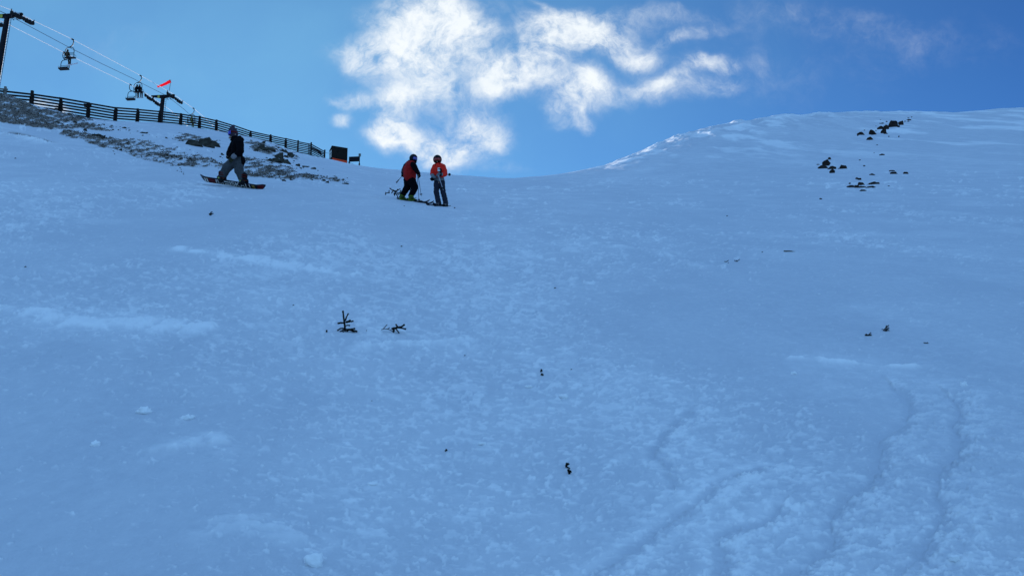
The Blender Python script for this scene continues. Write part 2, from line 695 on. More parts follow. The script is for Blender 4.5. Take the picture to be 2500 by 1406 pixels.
TRACKS = [
    [Z8(*p) for p in [(1630, 140), (1700, 200), (1728, 260), (1705, 340), (1690, 390), (1560, 460), (1530, 560), (1530, 670), (1480, 760), (1370, 860), (1270, 940), (1200, 1050), (1180, 1190), (1100, 1290), (950, 1400)]],
    [Z8(*p) for p in [(2000, 200), (2060, 260), (2080, 320), (2040, 380), (2060, 480), (2070, 590), (1960, 680), (1930, 760), (1940, 900), (1970, 980), (1900, 1100), (1840, 1200), (1780, 1280)]],
    [Z8(*p) for p in [(760, 690), (600, 740), (450, 800), (330, 910), (180, 1000), (0, 1150), (-250, 1330), (-500, 1480)]],
    [Z8(*p) for p in [(850, 960), (750, 1050), (600, 1090), (455, 1160), (480, 1300), (490, 1420)]],
    [Z8(*p) for p in [(210, 320), (60, 480), (0, 600), (90, 690), (150, 800)]],
]


def build_ground():
    ys = [2.2]
    while ys[-1] < 420:
        y = ys[-1]
        ys.append(y + min(.75 * y * y / 1420 + .001, .0036 * y + .045))
    ys = np.array(ys)
    un = np.linspace(-.64, .64, 1001)
    uo = .64 + np.cumsum(np.linspace(.004, .06, 36))
    us = np.concatenate([-uo[::-1], un, uo])
    Xf = us[None, :] * ys[:, None]
    Yf = np.repeat(ys[:, None], len(us), 1)
    back_y = np.array([-420, -200, -90, -40, -18, -8, -3, 0., 1.2])
    back_w = np.array([420, 240, 120, 60, 30, 14, 7, 4., 2.6])
    Xb = us[None, :] / us.max() * back_w[:, None] * us.max() / 1.0
    Yb = np.repeat(back_y[:, None], len(us), 1)
    X = np.vstack([Xb, Xf])
    Y = np.vstack([Yb, Yf])
    Z = H(X, Y)
    # where each vertex sits in the view, for laying out patches on the slope
    f = Y * cp + (Z - CAMZ) * sp
    upc = -Y * sp + (Z - CAMZ) * cp
    ok = f > .5
    px = np.where(ok, 1250 + F * X / np.maximum(f, .5), -9999)
    py = np.where(ok, 703 - F * upc / np.maximum(f, .5), 9999)
    ue = X / np.maximum(Y, 1)
    yc = np.interp(ue, UG, YCG)
    near = sstep(150, 30, Y)
    # turf
    wx = (fbm(X * .55, Y * .28, 4, 21) - .5) * 46
    wy = (fbm(X * .6 + 9, Y * .3, 4, 27) - .5) * 15
    turf = np.zeros(X.shape)
    sel = ok & (px > -300) & (px < 1000) & (py < 480) & (Y < yc + 1.5)
    for pl in TURF:
        turf = np.maximum(turf, np.where(sel, poly_mask(px + wx, py + wy, pl), 0))
    # streaks that fall to the right along the bank
    a = X + Y * .25
    st = fbm(px / 26 - py / 40, py / 2.6 + px / 15, 4, 31, .6)
    st2 = fbm(X * 1.3, Y * 1.1, 4, 37)
    hv = np.interp(px, [-50, 150, 300, 430, 560, 900], [.12, .08, -.02, -.02, .0, -.05])
    turf = .97 * turf * sstep(.44, .56, .62 * st + .38 * st2 + hv)
    # loose snow
    patch = fbm(X * .55, Y * .22, 4, 3)
    big = fbm(X * .10 + 4, Y * .05, 3, 5)
    rub = np.clip((patch - .46) * 4 + (big - .5) * 2.5, 0, 1)
    rub = np.clip(rub + .55 * sstep(1500, 2100, px) * sstep(860, 1000, py) + .35 * sstep(600, 200, px) * sstep(700, 520, py) * sstep(440, 480, py), 0, 1)
    fine = fbm(X * 8, Y * 11, 4, 41, .72)
    fin2 = fbm(X * 30, Y * 40, 3, 43, .7)
    powder = .08 + .16 * (big - .5) + .15 * rub * sstep(.50, .66, .6 * fine + .4 * fin2)
    # flecks of loose snow, in several sizes
    dens = np.clip(.02 + .45 * rub + (fbm(X * .35, Y * .12, 3, 47) - .5) * 2.6, 0, 1)
    fleck = np.zeros(X.shape)
    fh = np.zeros(X.shape)
    Ys = np.maximum(Y, 1.5)
    for b, fq in enumerate((70, 40, 23, 14, 9, 6, 4)):
        wgt = np.exp(-(np.log(fq * Ys / 165.0) / .60) ** 2)
        aa, bb = 1.25 / fq, .00095
        row = np.arctan(Ys * math.sqrt(bb / aa)) / math.sqrt(aa * bb)
        for c, (sx, sy) in enumerate(((1.0, 1.0), (.40, .72))):
            colm = X / Ys * 165. * (.85 + .1 * b)
            cx = colm * sx + 31.7 * b + c * 5.5
            cy = row * sy * 1.15 + colm * .16 * sstep(.25, -.45, X / Ys) + b * 7.7 + c * 3.1
            w1, w2 = vnoise(cx * 1.3, cy * 1.3, 300 + b) - .5, vnoise(cx * 1.3 + 50, cy * 1.3, 340 + b) - .5
            q = vnoise(cx + 1.5 * w1, cy + 1.1 * w2, 200 + b * 3 + c)
            q = .84 * q + .16 * fin2
            th = (.835 if c == 0 else .87) - .17 * dens
            fl = sstep(th, th + .13, q) * wgt * (.8 + .7 * (fin2 - .2))
            fleck = np.maximum(fleck, fl * (.9 if c == 0 else .65))
            fh = np.maximum(fh, fl * min(.014, .20 / fq))
    powder += .68 * fleck
    powder += .14 * sstep(.52, .70, fbm(X * .8 + Y * .1, Y * .55, 5, 45, .6))
    dz = (fbm(X * .16, Y * .12, 3, 51) - .5) * .22 * sstep(3, 12, Y) * near
    dz += (fbm(X * .9, Y * .6, 4, 52) - .5) * .045
    # wind crust, drawn out across the slope
    dz += (fbm(X * 1.1 + Y * .4, Y * 3.2 - X * .3, 4, 53) - .5) * .028 * sstep(2, 6, Y)
    cl = fbm(X * 13, Y * 11, 3, 55, .55)
    dz += fh + (.2 + .8 * rub) * np.maximum(fin2 - .5, 0) * .008 * sstep(40, 12, Y)
    dz += rub * np.maximum(cl - .52, 0) * .010 * sstep(40, 12, Y)
    cl2 = fbm(X * 4.2, Y * 4.0, 3, 57, .55)
    dz += rub * np.maximum(cl2 - .55, 0) * .012 * sstep(90, 20, Y)
    # ski tracks: a scraped groove with sprayed snow on its right
    for k, tr in enumerate(TRACKS):
        g = [ground_at(*p) for p in tr]
        g = [(q.x, q.y) for q in grow_xy(g)]
        m = (Y > g[-1][1] - 2) & (Y < g[0][1] + 2) & (Y < 14)
        if not m.any():
            continue
        wob = (fbm(X[m] * 5, Y[m] * 5, 3, 61 + k) - .5) * .09
        d, s = line_dist(X[m] + wob, Y[m] + wob, g)
        right = np.where(s < 0, 1.0, 0.0)
        deep = [.013, .013, .003, .008, .003][k]
        gro = -deep * np.exp(-(d / .04) ** 2)
        rim = np.exp(-((d - .14) / .10) ** 2) * right * (.011 if k < 2 else .006)
        rim *= .2 + 1.3 * fbm(X[m] * 9, Y[m] * 14, 3, 71 + k, .7)
        spray = np.exp(-np.maximum(d - .05, 0) / (.20 if k < 2 else .08)) * right
        dz[m] += gro + rim + spray * (np.maximum(fin2[m] - .45, 0) * .03 + np.maximum(fine[m] - .45, 0) * .02)
        powder[m] = np.clip(powder[m] + spray * (.40 * sstep(.46, .58, .5 * fine[m] + .5 * fin2[m])) - .5 * np.exp(-(d / .035) ** 2), 0, 1)
        rub[m] = np.clip(rub[m] + .8 * spray, 0, 1)
        if k >= 2:
            powder[m] = np.clip(powder[m] + (.30 if k < 4 else .12) * np.exp(-((d - .07) / .04) ** 2), 0, 1)
    # ridges of blown powder
    for pts, wid, hh, pw in [
        ([(440, 606), (520, 618), (600, 630), (700, 646), (810, 664)], .085, .02, .9), ([(-30, 752), (60, 766), (140, 772), (210, 790), (300, 786), (420, 800), (500, 796)], .10, .03, .8),
        ([(900, 858), (1010, 850), (1080, 842), (1135, 836)], .06, .03, .55), ([(1940, 880), (2060, 892), (2160, 900), (2270, 899)], .03, .02, .7),
        ([(1510, 606), (1600, 612), (1690, 650)], .12, .03, .4), ([(400, 1120), (470, 1105), (520, 1090)], .05, .02, .5),
        ([(-40, 330), (50, 338), (100, 352)], .25, .12, .7), ([(560, 1290), (640, 1300), (720, 1320)], .05, .015, .4),
    ]:
        g = grow_xy([ground_at(*p) for p in pts])
        g = [(q.x, q.y) for q in g]
        y0, y1 = min(q[1] for q in g) - 3, max(q[1] for q in g) + 3
        x0, x1 = min(q[0] for q in g) - 2, max(q[0] for q in g) + 2
        m = (Y > y0) & (Y < y1) & (X > x0) & (X < x1)
        wob = (fbm(X[m] * 3, Y[m] * 2, 3, 81) - .5) * .35
        d, s = line_dist(X[m], Y[m] + wob, g)
        wv = wid * (.6 + 2.2 * fbm(X[m] * 2.2, Y[m] * 1.2, 2, 83))
        e = np.exp(-(d / wv) ** 2) * (.25 + 1.1 * sstep(.35, .65, fbm(X[m] * 7, 160. / np.maximum(Y[m], 1.5), 4, 85, .65)))
        dz[m] += hh * e
        powder[m] = np.clip(powder[m] + pw * e, 0, 1)
    # small wind lip at the left edge
    g = [(q.x, q.y) for q in grow_xy([ground_at(*p) for p in [(8, 318), (50, 327), (76, 336), (102, 347)]])]
    m = (X < -15) & (Y > 25) & (Y < 60)
    d, s = line_dist(X[m], Y[m] + (fbm(X[m], Y[m], 3, 87) - .5) * .5, g)
    dz[m] -= .20 * np.exp(-(d / .28) ** 2)
    turf[m] = np.maximum(turf[m], .9 * np.exp(-(d / .38) ** 2) * sstep(.35, .6, fbm(X[m] * 2, Y[m] * 2, 3, 88)))  # shadow under the lip painted as a dark line through the turf mask
    # wind-carved snow along the right-hand ridge
    rd = sstep(1400, 1500, px) * (.35 + .65 * sstep(2500, 1900, px)) * np.exp(-np.maximum(yc - Y, 0) / (yc * .26)) * ok
    sas = fbm(X * .26 - Y * .05, Y * .040 + X * .05, 4, 91, .55)
    dz += rd * (sas - .5) * 3.0 * (.25 + .75 * sstep(0, 14, yc - Y))
    powder = np.clip(powder + rd * 1.0 * sstep(.5, .58, sas), 0, 1)
    far = sstep(60, 140, Y)
    sas2 = fbm(X * .22 - Y * .03, Y * .045 + X * .06, 5, 93, .6)
    powder = np.clip(powder * (1 - .5 * far) + far * .7 * sstep(.5, .68, sas2), 0, 1)
    dz += far * (sas2 - .5) * .35 * sstep(0, 40, yc - Y)
    # turf tussocks
    dz += turf * ((fbm(X * 5, Y * 5, 3, 95) - .35) * .22)
    dz *= np.where(Y < 2.2, 0, 1) * np.where(Y > yc + 60, .3, 1)
    Z = Z + dz
    nr, ncol = X.shape
    co = np.stack([X, Y, Z], -1).reshape(-1, 3).astype(np.float32)
    idx = np.arange(nr * ncol).reshape(nr, ncol)
    q = np.stack([idx[:-1, :-1], idx[:-1, 1:], idx[1:, 1:], idx[1:, :-1]], -1).reshape(-1, 4)
    me = bpy.data.meshes.new('ground')
    me.vertices.add(len(co))
    me.vertices.foreach_set('co', co.ravel())
    me.loops.add(q.size)
    me.loops.foreach_set('vertex_index', q.ravel().astype(np.int32))
    me.polygons.add(len(q))
    me.polygons.foreach_set('loop_start', np.arange(0, q.size, 4, dtype=np.int32))
    me.polygons.foreach_set('use_smooth', np.ones(len(q), bool))
    me.update(calc_edges=True)
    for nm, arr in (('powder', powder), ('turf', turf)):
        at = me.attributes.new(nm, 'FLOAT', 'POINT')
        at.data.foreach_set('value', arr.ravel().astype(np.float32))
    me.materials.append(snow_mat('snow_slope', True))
    o = bpy.data.objects.new('ground', me)
    link(o)
    kind(o, 'structure', 'snow covered ski slope rising in the shade to a crest and a far ridge')
    return dict(ob=o, X=X, Y=Y, Z=Z, px=px, py=py, rub=rub, turf=turf, yc=yc, powder=powder)


def grow_xy(pts):
    return grow([Vector((p.x, p.y, p.z)) for p in pts], 5)


G = build_ground()
bpy.context.view_layer.update()
_smooth_ground_at, _smooth_H = ground_at, Hs


def ground_at(px, py):
    """where the line of sight meets the finished snow surface"""
    hit, loc, n, i = G['ob'].ray_cast(Vector((0, 0, CAMZ)), ray(px, py).normalized())
    return Vector(loc) if hit else _smooth_ground_at(px, py)


def Hs(x, y):
    hit, loc, n, i = G['ob'].ray_cast(Vector((x, y, 300)), Vector((0, 0, -1)))
    return float(loc.z) if hit else _smooth_H(x, y)


# ------------------------------------------------------------------ loose snow lumps and grass (nobody could count them)
LUMP = snow_mat('loose_snow', False)


def build_grass():
    Y = G['Y']
    idx = np.flatnonzero((G['turf'] > .35) & (Y < G['yc'] + 1))
    n = min(7000, len(idx))
    ch = rng.choice(idx, n, replace=False)
    vs, fs, k = [], [], 0
    for i in ch:
        p = np.array([G['X'].ravel()[i], Y.ravel()[i], G['Z'].ravel()[i] - .02])
        for b in range(rng.integers(3, 6)):
            a = rng.uniform(0, 6.28)
            h = rng.uniform(.015, .055)
            ln = rng.uniform(.02, .11)
            wd = rng.uniform(.006, .014)
            d = np.array([math.cos(a), math.sin(a), 0])
            sdv = np.array([-d[1], d[0], 0]) * wd
            q = p + rng.normal(0, .05, 3) * np.array([1, 1, 0])
            vs += [q - sdv, q + sdv, q + d * ln * .5 + [0, 0, h * .75] + sdv * .7, q + d * ln * .5 + [0, 0, h * .75] - sdv * .7, q + d * ln + [0, 0, h]]
            fs += [(k, k + 1, k + 2, k + 3), (k + 3, k + 2, k + 4)]
            k += 5
    me = bpy.data.meshes.new('grass')
    me.from_pydata([tuple(v) for v in vs], [], fs)
    me.materials.append(mat('dry_grass', (.016, .012, .010), .9, col2=(.11, .09, .07), scale=1.4, spec=.1))
    o = link(bpy.data.objects.new('grass', me))
    kind(o, 'stuff', 'dry brown grass and turf showing through the snow on the left bank')


build_grass()


# ------------------------------------------------------------------ materials of the things
M = dict(
    steel=mat('dark_steel', (.008, .008, .010), .6, .2, .3, 8),
    paint=mat('tower_paint', (.008, .008, .012), .65, 0, .3, 3),
    rope=mat('steel_rope', (.75, .76, .78), .38, .5, .08, 20, spec=.9),
    cable=mat('cable_sheath', (.10, .10, .12), .6, 0, .2, 20),
    rubber=mat('sheave_rubber', (.02, .02, .02), .8, 0, .2, 10),
    yellow=mat('yellow_plate', (.55, .50, .08), .6, 0, .15, 9),
    wood=mat('fence_wood', (.020, .015, .014), .85, 0, .4, 4, .004, stretch=(1, 1, 6)),
    greywood=mat('weathered_wood', (.22, .20, .18), .85, 0, .3, 5, .004),
    hut=mat('hut_boards', (.014, .013, .011), .8, 0, .4, 3, .006, stretch=(6, 6, .6)),
    white=mat('white_panel', (.72, .70, .62), .6, 0, .06, 2),
    orange=mat('orange_plastic', (.85, .07, .02), .45, 0, .15, 3),
    board=mat('sign_board', (.010, .010, .014), .6, 0, .3, 4),
    greybox=mat('grey_box', (.30, .32, .30), .5, .1, .12, 6),
    rock=mat('dark_rock', (.012, .009, .009), .95, 0, .5, 1.6, .05, col2=(.045, .032, .026)),
    bankrock=mat('lichen_rock', (.014, .013, .012), .95, 0, .5, 2.2, .05, col2=(.075, .072, .056)),
    needle=mat('conifer_needles', (.003, .006, .004), .85, 0, .4, 30, col2=(.012, .017, .008)),
    twig=mat('twig_bark', (.007, .005, .004), .9, 0, .4, 30, col2=(.02, .014, .010)),
    stick=mat('dead_stick', (.09, .075, .045), .85, 0, .3, 12, .002),
    skin=mat('skin', (.42, .25, .18), .55, 0, .08, 8),
    black=mat('black_cloth', (.0035, .0035, .005), .9, 0, .35, 14, .002, spec=.05),
    grey=mat('grey_cloth', (.062, .062, .066), .85, 0, .22, 12, .002, spec=.2),
    navy=mat('navy_cloth', (.014, .016, .030), .8, 0, .3, 12, .002, spec=.25),
    red=mat('red_cloth', (.36, .004, .003), .75, 0, .22, 10, .002, spec=.25),
    orred=mat('orange_red_cloth', (.82, .018, .006), .7, 0, .18, 10, .002, spec=.25),
    midgrey=mat('mid_grey_cloth', (.16, .165, .175), .8, 0, .2, 12, .002, spec=.25),
    hat=mat('knit_hat', (.05, .038, .055), .95, 0, .4, 40, .004),
    cuff=mat('pale_cuff', (.22, .20, .21), .8, 0, .15, 16),
    olive=mat('olive_mitten', (.035, .034, .018), .85, 0, .3, 20),
    lensb=mat('blue_lens', (.03, .04, .42), .12, .3, .2, 3, spec=.8),
    lensv=mat('violet_lens', (.09, .085, .36), .12, .3, .2, 3, spec=.8),
    lensr=mat('red_lens', (.25, .012, .006), .15, .3, .2, 3, spec=.8),
    helmet=mat('black_helmet', (.004, .005, .009), .45, 0, .2, 8),
    boot=mat('black_boot', (.006, .006, .007), .6, 0, .3, 14),
    lace=mat('red_strap', (.14, .008, .008), .7, 0, .2, 14),
    lime=mat('lime_plastic', (.085, .14, .01), .4, 0, .2, 8),
    binding=mat('yellow_green_binding', (.40, .46, .12), .5, 0, .2, 8),
    base=mat('board_base', (.012, .010, .020), .4, 0, .25, 5),
    ink=mat('pale_lettering', (.95, .88, .80), .5, 0, .05, 9),
    gred=mat('red_graphic', (.15, .010, .010), .45, 0, .35, 9),
    gyel=mat('yellow_graphic', (.38, .24, .06), .45, 0, .35, 9),
    ski=mat('dark_ski', (.006, .006, .014), .4, 0, .3, 6),
    palebd=mat('pale_board', (.55, .58, .64), .5, 0, .1, 5),
    pole=mat('pole_shaft', (.05, .05, .07), .35, .5, .3, 12),
    palepole=mat('pale_pole_shaft', (.45, .42, .45), .35, .4, .2, 12),
    brown=mat('brown_cloth', (.085, .055, .035), .85, 0, .25, 10),
    ygreen=mat('yellow_green_cloth', (.24, .26, .10), .8, 0, .2, 10),
    paper=mat('white_card', (.82, .82, .80), .5, 0, .03, 5),
)
# translucency added to the steel haul ropes so the low sun brightens them
_n = M['rope'].node_tree
_tr = _n.nodes.new('ShaderNodeBsdfTranslucent')
_tr.inputs['Color'].default_value = (.95, .95, .95, 1)
_mx = _n.nodes.new('ShaderNodeMixShader')
_mx.inputs[0].default_value = .7
_n.links.new(_n.nodes['Principled BSDF'].outputs[0], _mx.inputs[1])
_n.links.new(_tr.outputs[0], _mx.inputs[2])
_n.links.new(_mx.outputs[0], _n.nodes['Material Output'].inputs[0])
# windsock cloth lets the sun through
ws = bpy.data.materials.new('windsock_cloth')
ws.use_nodes = True
_n = ws.node_tree
_b = _n.nodes['Principled BSDF']
_b.inputs['Base Color'].default_value = (.85, .035, .055, 1)
_b.inputs['Roughness'].default_value = .8
_tr = _n.nodes.new('ShaderNodeBsdfTranslucent')
_tr.inputs['Color'].default_value = (.95, .06, .10, 1)
_mx = _n.nodes.new('ShaderNodeMixShader')
_mx.inputs[0].default_value = .72
_n.links.new(_b.outputs[0], _mx.inputs[1])
_n.links.new(_tr.outputs[0], _mx.inputs[2])
_n.links.new(_mx.outputs[0], _n.nodes['Material Output'].inputs[0])
M['sock'] = ws

ZUP = Vector((0, 0, 1))


def lathe_disc(bm, c, axis, r, w, seg=14):
    tube(bm, [Vector(c) - axis * w / 2, Vector(c) + axis * w / 2], r, seg)


# ------------------------------------------------------------------ fence on the crest of the left bank
FENCE = [  # x, top of post, top rail, depth
    (-75, 208, 214, 52), (13, 219, 225.5, 54), (79, 222, 231.5, 55.5), (149, 240, 242, 57.5), (217, 251, 253.5, 60), (283, 263, 265, 62.5), (337, 266, 269, 65),
    (391, 271, 274, 68), (442, 277.5, 280, 71), (488, 284, 287, 74), (529, 293, 296, 77.5), (571, 306, 308, 81), (612, 320, 322, 85),
    (661, 329, 332.5, 90), (698, 338, 340, 94), (728, 343, 347, 98), (760, 348, 353.5, 102), (793, 366, 371, 104)]


def build_fence():
    p0 = P(391, 300, 68)
    root = empty('fence', (p0.x, p0.y, Hs(p0.x, p0.y)))
    tag(root, 'long dark wooden rail fence running down the crest of the left bank', 'fence')
    tops, rails = [], []
    for (px, tp, rt, D) in FENCE:
        t = P(px, tp, D)
        tops.append(t)
        rails.append(P(px, rt, D))
    for i, t in enumerate(tops):
        g = Hs(t.x, t.y)
        bm = bmesh.new()
        wob = .012 * random.uniform(-1, 1)
        beam(bm, (t.x + wob, t.y, g - .5), t, .15, .15, Vector((0, 1, 0)))
        # short offcuts nailed beside the post, as wide as a stack of rail ends
        h = t.z - g
        if i not in (0, 1, 15, 16, 17):
            for sx in (-1, 1):
                ztop = g + h * random.uniform(.55, .96)
                beam(bm, (t.x + sx * .105, t.y + .01, g - .3), (t.x + sx * .10, t.y + .01, ztop), .055, .10, Vector((0, 1, 0)))
        if i in (3, 4):
            for k in range(2):
                zz = g + .15 + k * .17 if i == 3 else t.z - .2 - k * .15
                beam(bm, (t.x - .30 + .06 * k, t.y - .12, zz + .03), (t.x + .26 - .05 * k, t.y - .12, zz - .02), .05, .11)
        finish('post', bm, M['wood'], root)
    for i in range(len(tops) - 1):
        a, b = rails[i], rails[i + 1]
        hh = min(a.z - Hs(a.x, a.y), b.z - Hs(b.x, b.y))
        n = max(3, int(hh / .205) + 2)
        if i >= 14:
            n = 7
        pitch = .205
        bm = bmesh.new()
        for k in range(n):
            o = Vector((0, -.10, -k * pitch))
            ja, jb = random.uniform(-.018, .018), random.uniform(-.018, .018)
            d = (b - a).normalized() * .10
            beam(bm, a + o - d + Vector((0, 0, ja)), b + o + d + Vector((0, .03, jb)), .05, .112)
        finish('rails', bm, M['wood'], root)
    # doubled gate post and a dark board on the last bay
    for q in (753.5, 756.5):
        t = P(q, 351, 101.3)
        bm = bmesh.new()
        beam(bm, (t.x, t.y, Hs(t.x, t.y) - .3), t, .06, .06, Vector((0, 1, 0)))
        finish('post', bm, M['wood'], root)
    bm = bmesh.new()
    a, b = P(761, 363, 101.8), P(784, 374.5, 103.0)
    beam(bm, a + Vector((0, -.2, 0)), b + Vector((0, -.2, 0)), .03, .22)
    a, b = P(778, 373, 102.6), P(786, 379, 103)
    beam(bm, a + Vector((0, -.24, 0)), b + Vector((0, -.24, 0)), .03, .30)
    finish('dark_board', bm, M['board'], root)
    # pale post with a cross rail
    t = P(13.5, 212, 51)
    g = Hs(t.x, t.y)
    root = empty('rail_post', (t.x, t.y, g))
    tag(root, 'weathered grey post with a short cross rail at the left end of the fence', 'post')
    bm = bmesh.new()
    beam(bm, (t.x, t.y, g - .4), t, .11, .11, Vector((0, 1, 0)))
    finish('post', bm, M['greywood'], root)
    bm = bmesh.new()
    beam(bm, P(-60, 214, 51) + Vector((0, -.09, 0)), P(21, 220.5, 51) + Vector((0, -.09, 0)), .05, .085)
    finish('cross_rail', bm, M['greywood'], root)


build_fence()


# ------------------------------------------------------------------ hut, sign board
def build_hut():
    A = P(811, 357.6, 103.0)
    x2 = P(848, 363, 103.95)
    e1 = Vector((x2.x - A.x, x2.y - A.y, 0))
    W = e1.length
    e1.normalize()
    e2 = Vector((-e1.y, e1.x, 0))
    DP = 1.0
    zt = A.z
    zb = P(811, 389, 103).z - .9
    base = A + e1 * W / 2 + e2 * DP / 2
    root = empty('hut', (base.x, base.y, Hs(base.x, base.y)))
    tag(root, 'small dark lift hut with an orange skirt where the fence ends', 'hut')
    drop = .42

    def pt(i, j, z):
        q = A + e1 * (W * i) + e2 * (DP * j)
        return Vector((q.x, q.y, z))
    bm = bmesh.new()
    v = [bm.verts.new(pt(i, j, z)) for (i, j, z) in ((0, 0, zb), (1, 0, zb - .3), (1, 1, zb - .3), (0, 1, zb), (0, 0, zt), (1, 0, zt), (1, 1, zt - drop), (0, 1, zt - drop))]
    for f in [(3, 2, 1, 0), (4, 5, 6, 7), (0, 1, 5, 4), (1, 2, 6, 5), (2, 3, 7, 6), (3, 0, 4, 7)]:
        bm.faces.new([v[k] for k in f])
    finish('wall', bm, M['hut'], root)
    bm = bmesh.new()
    c = pt(.5, .5, zt - drop / 2 + .045)
    sl = (e2 * DP + Vector((0, 0, -drop))).normalized()
    box(bm, c, e1, sl, e1.cross(sl).normalized(), W / 2 + .05, DP * .57, .03)
    finish('roof', bm, M['hut'], root)
    # corner trim
    bm = bmesh.new()
    bm.free()
    for (i, j) in ((0, 0), (1, 0)):
        bm = bmesh.new()
        q = pt(i, j, 0) - e2 * .012
        beam(bm, (q.x, q.y, zb), (q.x, q.y, zt - .02), .06, .05, Vector((0, 1, 0)))
        finish('trim', bm, M['board'], root)
    # pale glazed side
    for (z0, z1) in ((zt - 1.35, zt - .82), (zt - .76, zt - .40)):
        bm = bmesh.new()
        cc = pt(0, .5, (z0 + z1) / 2) - e1 * .02
        box(bm, cc, e2, e1, ZUP, DP * .40, .015, (z1 - z0) / 2)
        wd = finish('window', bm, M['white'], root)
        fr = bmesh.new()
        box(fr, pt(0, .5, z0 - .03) - e1 * .025, e2, e1, ZUP, DP * .45, .02, .022)
        finish('sill', fr, M['board'], wd)
    # orange skirt along the snow line
    bm = bmesh.new()
    a, b = P(811.5, 391.5, 102.8), P(847, 399, 103.7)
    for (k, th, hh) in ((0, .10, .30), (.21, .08, .115)):
        beam(bm, a + Vector((0, -.06, k)), b + Vector((0, -.06, k)), th, hh)
    finish('skirt', bm, M['orange'], root)
    bm = bmesh.new()
    q = pt(.36, 0, zt - .52) - e2 * .03
    beam(bm, q, q + e1 * .2 + ZUP * .05, .04, .04)
    finish('handle', bm, M['steel'], root)
    # rope from the fence to the hut
    o = bmesh.new()
    pa, pb = P(794, 373.5, 103.7), P(805, 374.5, 104)
    tube(o, [pa, (pa + pb) / 2 + Vector((0, 0, -.02)), pb], .018, 6)
    tag(finish('rope', o, M['cable'], None, pa), 'thin rope stretched from the fence end to the dark hut', 'rope')


build_hut()


def build_sign():
    l, r = P(853, 383.5, 108), P(878, 376, 108)
    g = ground_at(866, 404)
    root = empty('sign', (l.x, l.y, Hs(l.x, l.y)))
    tag(root, 'blank dark sign board on two posts right of the hut', 'sign')
    for q, nm in ((l, 0), (r, 1)):
        bm = bmesh.new()
        beam(bm, (q.x, q.y, Hs(q.x, q.y) - .4), q, .09, .09, Vector((0, 1, 0)))
        gz = Hs(q.x, q.y)
        beam(bm, (q.x, q.y, gz - .4), (q.x, q.y, gz + .28), .17, .15, Vector((0, 1, 0)))
        finish('post', bm, M['board'], root)
    bm = bmesh.new()
    a, b = P(853, 389.8, 108) + Vector((0, -.07, 0)), P(877.5, 388.8, 108) + Vector((0, -.07, 0))
    beam(bm, a, b, .04, .56)
    o = finish('panel', bm, M['board'], root)
    bm = bmesh.new()
    for dz in (-.30, .30):
        beam(bm, a + Vector((0, -.01, dz)), b + Vector((0, -.01, dz)), .06, .05)
    finish('frame', bm, M['steel'], root)
    bm = bmesh.new()
    c = P(878.3, 379, 107.9)
    box(bm, c, Vector((1, 0, 0)), Vector((0, 1, 0)), ZUP, .15, .06, .19)
    finish('box', bm, M['greybox'], root)
    bm = bmesh.new()
    box(bm, c + Vector((0, -.065, 0)), Vector((1, 0, 0)), Vector((0, 1, 0)), ZUP, .025, .01, .19)
    box(bm, c + Vector((0, -.065, 0)), Vector((1, 0, 0)), Vector((0, 1, 0)), ZUP, .15, .01, .015)
    finish('box_trim', bm, M['board'], root)
    # guy line
    o = bmesh.new()
    pa, pb = P(848.5, 395.5, 104.3), P(863, 401.5, 106)
    pb.z = max(pb.z, Hs(pb.x, pb.y))
    tube(o, [pa, pb], .02, 6)
    tag(finish('guy_line', o, M['cable'], None, pa), 'thin guy line from the hut down to the snow by the sign', 'guy line')


build_sign()

# ------------------------------------------------------------------ chairlift
T1 = P(18, 41, 100.0)
T2 = P(398, 237, 135.0)
E1 = Vector((T2.x - T1.x, T2.y - T1.y, 0)).normalized()
E2 = Vector((E1.y, -E1.x, 0))
GA = 1.72


def on_line(px, py, off):
    """point seen at px,py in the vertical plane of one rope"""
    d = ray(px, py)
    o = T1 + E2 * off
    # (CAM + d*k - o) . E2 = 0
    k = (o - Vector((0, 0, CAMZ))).dot(E2) / d.dot(E2)
    return Vector((0, 0, CAMZ)) + d * k


def plane_y(px, py, off):
    return on_line(px, py, off).y


TRAINS = [  # offset, pixel ends
    (T1, GA, (27, 26), (82, 53)), (T1, -GA, (-46, 32), (6, 58)),
    (T2, -GA, (354, 228.5), (392, 254.5)), (T2, GA, (408, 223.5), (445, 248.5))]


